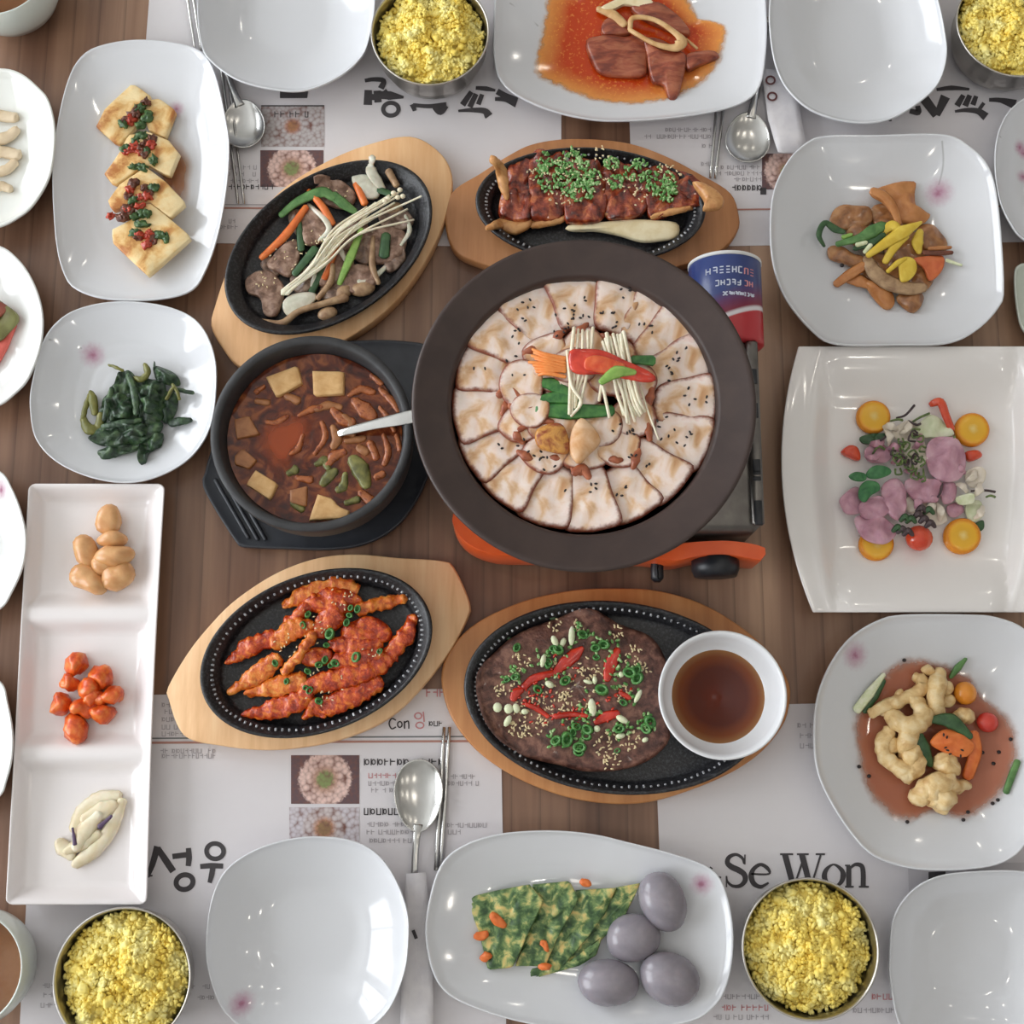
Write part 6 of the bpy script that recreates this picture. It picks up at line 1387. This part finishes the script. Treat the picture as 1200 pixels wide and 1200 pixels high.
for k, (x, y, ln_, mt) in enumerate([(330, 330, 90, 0), (400, 300, 110, 1), (300, 420, 90, 0), (450, 380, 100, 0), (520, 230, 110, 1), (600, 330, 110, 0), (480, 470, 100, 0), (960, 560, 100, 1), (1000, 650, 90, 1), (900, 640, 90, 1), (680, 760, 100, 1), (740, 800, 110, 1), (590, 740, 90, 0), (560, 540, 90, 0), (420, 240, 90, 1), (880, 520, 80, 0), (1010, 800, 90, 1), (700, 700, 90, 0)]):
    rnd = random.Random(900 + k); an = rnd.random() * 3.14
    dx, dy = ln_ * .5 * math.cos(an), ln_ * .5 * math.sin(an)
    strip('cabbage_strip', ('pink' if mt == 0 else 'cream white') + ' curled cabbage strip in the salad heap', 'cabbage', (M_petal, M_cream)[mt], d_salad, [(x - dx, y - dy, .008), (x - dx * .3 + dy * .3, y - dy * .3 - dx * .3, .014), (x + dx * .3 + dy * .25, y + dy * .3 - dx * .25, .015), (x + dx, y + dy, .009)], [5, 10, 9, 5], 'cabbage strips in the salad', th=.002, rag=.001, twist=rnd.uniform(-1, 1))
M_spr = M('sprout', [(72, 96, 52), (130, 148, 84)], 200, .4)
M_sprd = M('dark_sprout', [(58, 44, 50), (84, 66, 66)], 200, .4)
for k in range(26):
    rnd = random.Random(500 + k); x, y = 540 + rnd.gauss(0, 62), 440 + rnd.gauss(0, 62); an = rnd.random() * 6.28; r = rnd.uniform(25, 55)
    strip('sprout', 'fine green curled sprout heaped on the salad', 'sprout', M_spr if k % 4 else M_sprd, d_salad, [(x, y, .014), (x + r * math.cos(an), y + r * math.sin(an), .019), (x + r * 1.3 * math.cos(an + .9), y + r * 1.3 * math.sin(an + .9), .018), (x + r * .9 * math.cos(an + 1.7), y + r * .9 * math.sin(an + 1.7), .015)], [2.6, 2.4, 2.2, 3.0], 'sprouts on the salad', n=6, seg=9)
for k, (a, b, c_) in enumerate([((460, 170), (520, 150), (580, 85)), ((560, 200), (620, 165), (680, 140)), ((540, 190), (590, 215), (620, 210)), ((420, 190), (470, 180), (500, 185)), ((700, 740), (750, 680), (765, 610)), ((800, 330), (840, 310), (850, 295)), ((320, 340), (370, 310), (400, 280)), ((300, 410), (340, 360), (380, 380)), ((960, 660), (1050, 655), (1120, 665)), ((1060, 700), (1090, 690), (1120, 700))]):
    strip('sprout', 'loose sprout stem sticking out of the salad heap', 'sprout', M_spr if k % 2 else M_sprd, d_salad, [a + (.010,), b + (.014,), c_ + (.011,)], [2.4, 3, 3.4], 'loose sprouts around the salad', n=5)
for k, (x, y) in enumerate([(560, 860), (610, 830), (650, 860), (520, 850), (690, 890), (500, 930), (470, 920), (540, 945), (630, 790), (680, 800)]):
    an = k * 1.3
    strip('curly_sprout', 'dark curly sprout on the cherry tomato', 'sprout', M_sprd if k % 3 else M_scald, d_salad, [(x - 35, y + 10, .02), (x, y - 20, .023), (x + 30, y + 10, .021)], [5, 8, 5], 'dark curly sprouts by the tomato', n=6, th=.002)
slab('dark_leaf', 'dark green leaf tuft beside the kumquat slice', 'leaf', M_scald, d_salad, [(215, 300), (290, 275), (400, 275), (380, 310), (290, 345), (230, 340)], .003, lift=.008, amp=.005, fr=160, conform=False)
slab('dark_leaf', 'tiny dark leaf behind the kumquat by the tomato', 'leaf', M_scald, d_salad, [(985, 880), (1040, 855), (1045, 910), (1010, 930)], .003, lift=.004, conform=False)

# ------------------------------------------------------------------ battered seafood in reddish sauce
M_rsauce = film('reddish_sauce', (178, 110, 84), (204, 152, 124), .08, .84, amax=.94)
crop(990, 760, 5.455)
puddle('sweet_sour_sauce', 'reddish brown sauce pooled under the battered seafood', 'sauce', M_rsauce, d_sea, [(35, 470), (80, 350), (180, 200), (280, 90), (420, 35), (570, 60), (800, 150), (920, 310), (1060, 420), (1130, 560), (1115, 760), (1010, 965), (780, 1110), (660, 1090), (545, 1065), (400, 1135), (240, 1065), (115, 910), (60, 700)], .0012)
M_batter = M('pale_batter', [(204, 164, 108), (226, 194, 138), (236, 212, 166)], 90, .35, .3)
def fried(label, chains, lumps):
    parts = []
    for ch, wd in chains: parts.append(strip_geo(d_sea, ch, wd, rag=.003, frag=150, n=10, seg=7))
    for (x, y, r, lf) in lumps:
        a, b = X((x, y)); k = sc(b, .03); c = d_sea.q(a, b, lf + r / k * .8)
        parts.append(ball(c, (r / k, r / k * .9, r / k * .85), (0, 0, random.random() * 3), 16, 11, .0035, 130, random.random() * 30))
    return tag(link_mesh('battered_seafood', *merge(*parts), M_batter), label, 'seafood', 'battered seafood pieces')
fried('branching battered seafood piece reaching toward the green-white leek', [([(165, 415, .002), (270, 370, .005), (380, 320, .006), (500, 250, .006), (470, 180, .004)], [13, 17, 16, 18, 12]), ([(380, 320, .006), (340, 285, .004)], [13, 10])], [(530, 140, 7, .002), (470, 190, 8, .002), (270, 370, 10, .001)])
fried('upright battered seafood piece beside the orange ball', [([(570, 440, .003), (575, 330, .008), (590, 230, .008), (620, 140, .003)], [18, 21, 22, 12])], [(640, 250, 9, .004), (655, 330, 8, .003), (575, 400, 12, .003)])
fried('forked battered seafood piece in the middle of the plate', [([(280, 420, .005), (340, 470, .009), (430, 490, .011), (500, 440, .01), (455, 320, .008)], [16, 22, 26, 22, 16]), ([(420, 490, .01), (400, 590, .009), (360, 640, .006)], [22, 24, 18])], [(455, 335, 10, .008), (300, 420, 10, .006)])
fried('lumpy curved battered seafood piece left of the dark green leaf' if False else 'lumpy curved battered seafood piece beside the green leaf strip', [([(290, 530, .003), (245, 600, .004), (260, 690, .004), (350, 760, .005), (430, 780, .005), (470, 700, .006)], [18, 20, 18, 22, 24, 22])], [(390, 790, 14, .003), (300, 620, 12, .003), (420, 680, 15, .006)])
fried('round battered seafood piece at the notch of the sauce pool', [([(430, 960, .002), (520, 900, .006), (600, 860, .008), (700, 880, .005), (800, 870, .002)], [14, 26, 28, 20, 8]), ([(560, 960, .005), (640, 1040, .003)], [22, 12])], [(560, 900, 17, .006), (620, 950, 17, .005), (650, 860, 14, .006), (480, 950, 13, .003)])
fried('small battered seafood piece under the carrot slice', [([(590, 720, .006), (650, 760, .007), (720, 760, .006)], [18, 22, 16])], [(640, 720, 13, .006)])
fried('small pale battered nub beside the orange ball and dark green leaf', [([(710, 420, .004), (770, 430, .006), (795, 455, .004)], [14, 20, 12])], [(770, 430, 10, .004)])
M_meat2 = M('grey_seafood', [(140, 104, 92), (176, 142, 128)], 60, .3)
lump('seafood_body', 'greyish mauve seafood body between the batter pieces', 'seafood', M_meat2, d_sea, (430, 650), 11, 16, .3, .008, .006)
slab('carrot_slice', 'orange carrot slice on the battered seafood', 'vegetable', M_carrot, d_sea, [(545, 600), (640, 515), (760, 555), (835, 620), (770, 695), (640, 665)], .004, lift=.017, conform=False, amp=.002, dome=.002)
strip('carrot_strip', 'orange carrot strip hanging off the carrot slice', 'vegetable', M_carrot, d_sea, [(825, 540, .012), (835, 660, .012), (785, 820, .006)], [12, 16, 14], th=.004)
for pts, wd, mt, lb in (([(550, 455, .018), (680, 465, .021), (805, 565, .018)], [8, 19, 8], M_scald, 'dark green leaf strip lying over the carrot slice'), ([(465, 535, .016), (505, 640, .018), (550, 745, .012)], [10, 17, 8], M_scald, 'dark green leaf strip beside the carrot slice'), ([(675, 185, .003), (725, 120, .004), (775, 65, .002)], [5, 9, 4], M_scal, 'green scallion tip at the edge of the sauce pool'), ([(1030, 920, .002), (1065, 820, .003), (1105, 720, .002)], [8, 9, 8], M_scal, 'green scallion piece at the outer edge of the sauce pool'), ([(125, 405, .002), (190, 300, .004), (250, 205, .003)], [7, 11, 6], M_scald, 'dark green half of the leek slice'), ([(75, 395, .003), (160, 285, .004), (250, 165, .003)], [11, 12, 5], M_white, 'white half of the leek slice')):
    strip('leaf_strip', lb, 'vegetable', mt, d_sea, pts, wd, None, th=.003)
lump('orange_ball', 'shiny orange ball beside the upright battered piece', 'vegetable', M('orange_veg', [(220, 132, 34), (230, 150, 50)], 60, .2, coat=.3), d_sea, (770, 285), 13.5, 14, 0, .009, .001)
lump('red_ball', 'soft red tomato ball in the reddish sauce', 'tomato', M('red_veg', [(200, 50, 40), (216, 76, 60)], 60, .2, coat=.3), d_sea, (912, 472), 13, 12, 0, .007, 0)
for x, y in ((380, 75), (400, 1108), (788, 1045), (758, 1095), (945, 990), (978, 968), (985, 662), (950, 735), (1060, 580), (155, 815), (92, 755), (880, 665), (540, 145)):
    lump('pepper_speck', 'black pepper speck in the reddish sauce', 'pepper', M_bsesame, d_sea, (x, y), 2.6, 2.3, 0, .0013, .0006, group='pepper specks in the sauce', nu=8, nv=6)
scatter('black_sesame_seeds', 'black sesame seeds on the carrot slice of the seafood plate', 'sesame', M_bsesame, Flat(.006 + .0235), [(700, 650, 60), (630, 570, 30)], 8, .0018)

# ------------------------------------------------------------------ pancake slices and grey rice cakes
M_jeon = M('herb_pancake', [(44, 72, 40), (70, 100, 56), (116, 140, 84), (186, 180, 112), (216, 188, 116)], 110, .4, .7, 260, lo=.36, hi=.68)
M_cake = M('grey_rice_cake', [(128, 122, 130), (150, 143, 150)], 30, .22, sss=.1)
crop(490, 960, 3.158)
G = 'green pancake slices'
for pts, lf, lb in (([(178, 292), (300, 262), (412, 240), (465, 300), (405, 430), (350, 548), (258, 558), (228, 430)], .005, 'end green pancake slice with an orange carrot spot'), ([(425, 242), (560, 228), (595, 292), (520, 430), (470, 545), (358, 545), (400, 440)], .004, 'green pancake slice next to the end slice'), ([(585, 262), (732, 252), (690, 350), (620, 445), (520, 565), (445, 580), (500, 440)], .003, 'green pancake slice third from the orange-spotted end'), ([(730, 252), (822, 234), (765, 355), (680, 445), (560, 545), (490, 562), (620, 430)], .002, 'green pancake slice touching the rice cakes'), ([(395, 602), (420, 555), (520, 535), (640, 500), (680, 430), (660, 500), (600, 540), (500, 570)], .001, 'thin green pancake edge under the other slices')):
    slab('pancake_slice', lb, 'pancake', M_jeon, d_jeon, pts, .005, G, lift=lf, tilt=(.13, 0), amp=.003, fr=150, conform=False, bev=.06, n=64, smooth=False)
for (x, y), a, b, rz in (((295, 375), 12, 6, -.7), ((235, 430), 9, 6, .3), ((620, 236), 8, 5, 0), ((470, 470), 4, 8, .5), ((470, 545), 9, 5, .1), ((250, 510), 7, 5, .2)):
    lump('carrot_bit', 'orange carrot bit baked into the green pancake', 'vegetable', M_carrot, Flat(.0155), (x, y), a, b, rz, .0018, amp=.002, fr=260, group='carrot bits in the pancake', nu=12, nv=7)
for (x, y), a, b, rz, lb in (((905, 305), 27, 36, .45, 'grey oval rice cake nearest the pink blossom'), ((797, 440), 33, 28, .15, 'grey rice cake touching the green pancake'), ((703, 605), 37, 27, -.05, 'grey rice cake with a pinkish mark on its side'), ((932, 590), 36, 30, -.35, 'grey rice cake over the ripples of the plate')):
    o = lump('rice_cake', lb, 'rice cake', M_cake, d_jeon, (x, y), a, b, rz, .0165, amp=.0015, fr=40, nu=28, nv=18)

# ------------------------------------------------------------------ food on the side plates at the table end
CROP = (0, 0, 1)
for pts, wd in (([(-40, 140), (-10, 135), (18, 138)], [12, 16, 14]), ([(-30, 165), (5, 162), (20, 152)], [12, 17, 12]), ([(-35, 182), (0, 178), (22, 182)], [12, 16, 14]), ([(-25, 205), (5, 200), (18, 190)], [10, 14, 12]), ([(-20, 222), (0, 218), (12, 222)], [10, 13, 10])):
    strip('mushroom_strip', 'pale beige mushroom strip on the round-cornered white plate', 'mushroom', M('pale_strip', [(206, 182, 148), (224, 204, 174)], 70, .4, .2), d_e1, pts, wd, 'mushroom strips on the side plate', rag=.001, th=.007)
M_kred = M('kimchi_red', [(176, 62, 54), (208, 96, 84)], 60, .3, .3)
slab('kimchi_piece', 'red kimchi piece under the green leaf on the side plate', 'kimchi', M_kred, d_e2, [(-60, 380), (-10, 360), (20, 372), (14, 395), (5, 415), (-10, 432), (-50, 425)], .006, amp=.003)
slab('kimchi_leaf', 'green kimchi leaf on the red piece of the side plate', 'kimchi', M('kimchi_green', [(92, 84, 44), (120, 120, 70)], 60, .35, .3), d_e2, [(-50, 362), (-10, 350), (8, 358), (23, 372), (12, 388), (-6, 402), (-45, 398)], .004, lift=.006, amp=.003, conform=False)
slab('kimchi_tip', 'dark red kimchi tip beside the green leaf on the side plate', 'kimchi', M('kimchi_dark', [(110, 48, 34), (146, 76, 52)], 60, .35), d_e2, [(-40, 352), (-5, 352), (10, 362), (-10, 376), (-40, 376)], .003, lift=.009, conform=False)
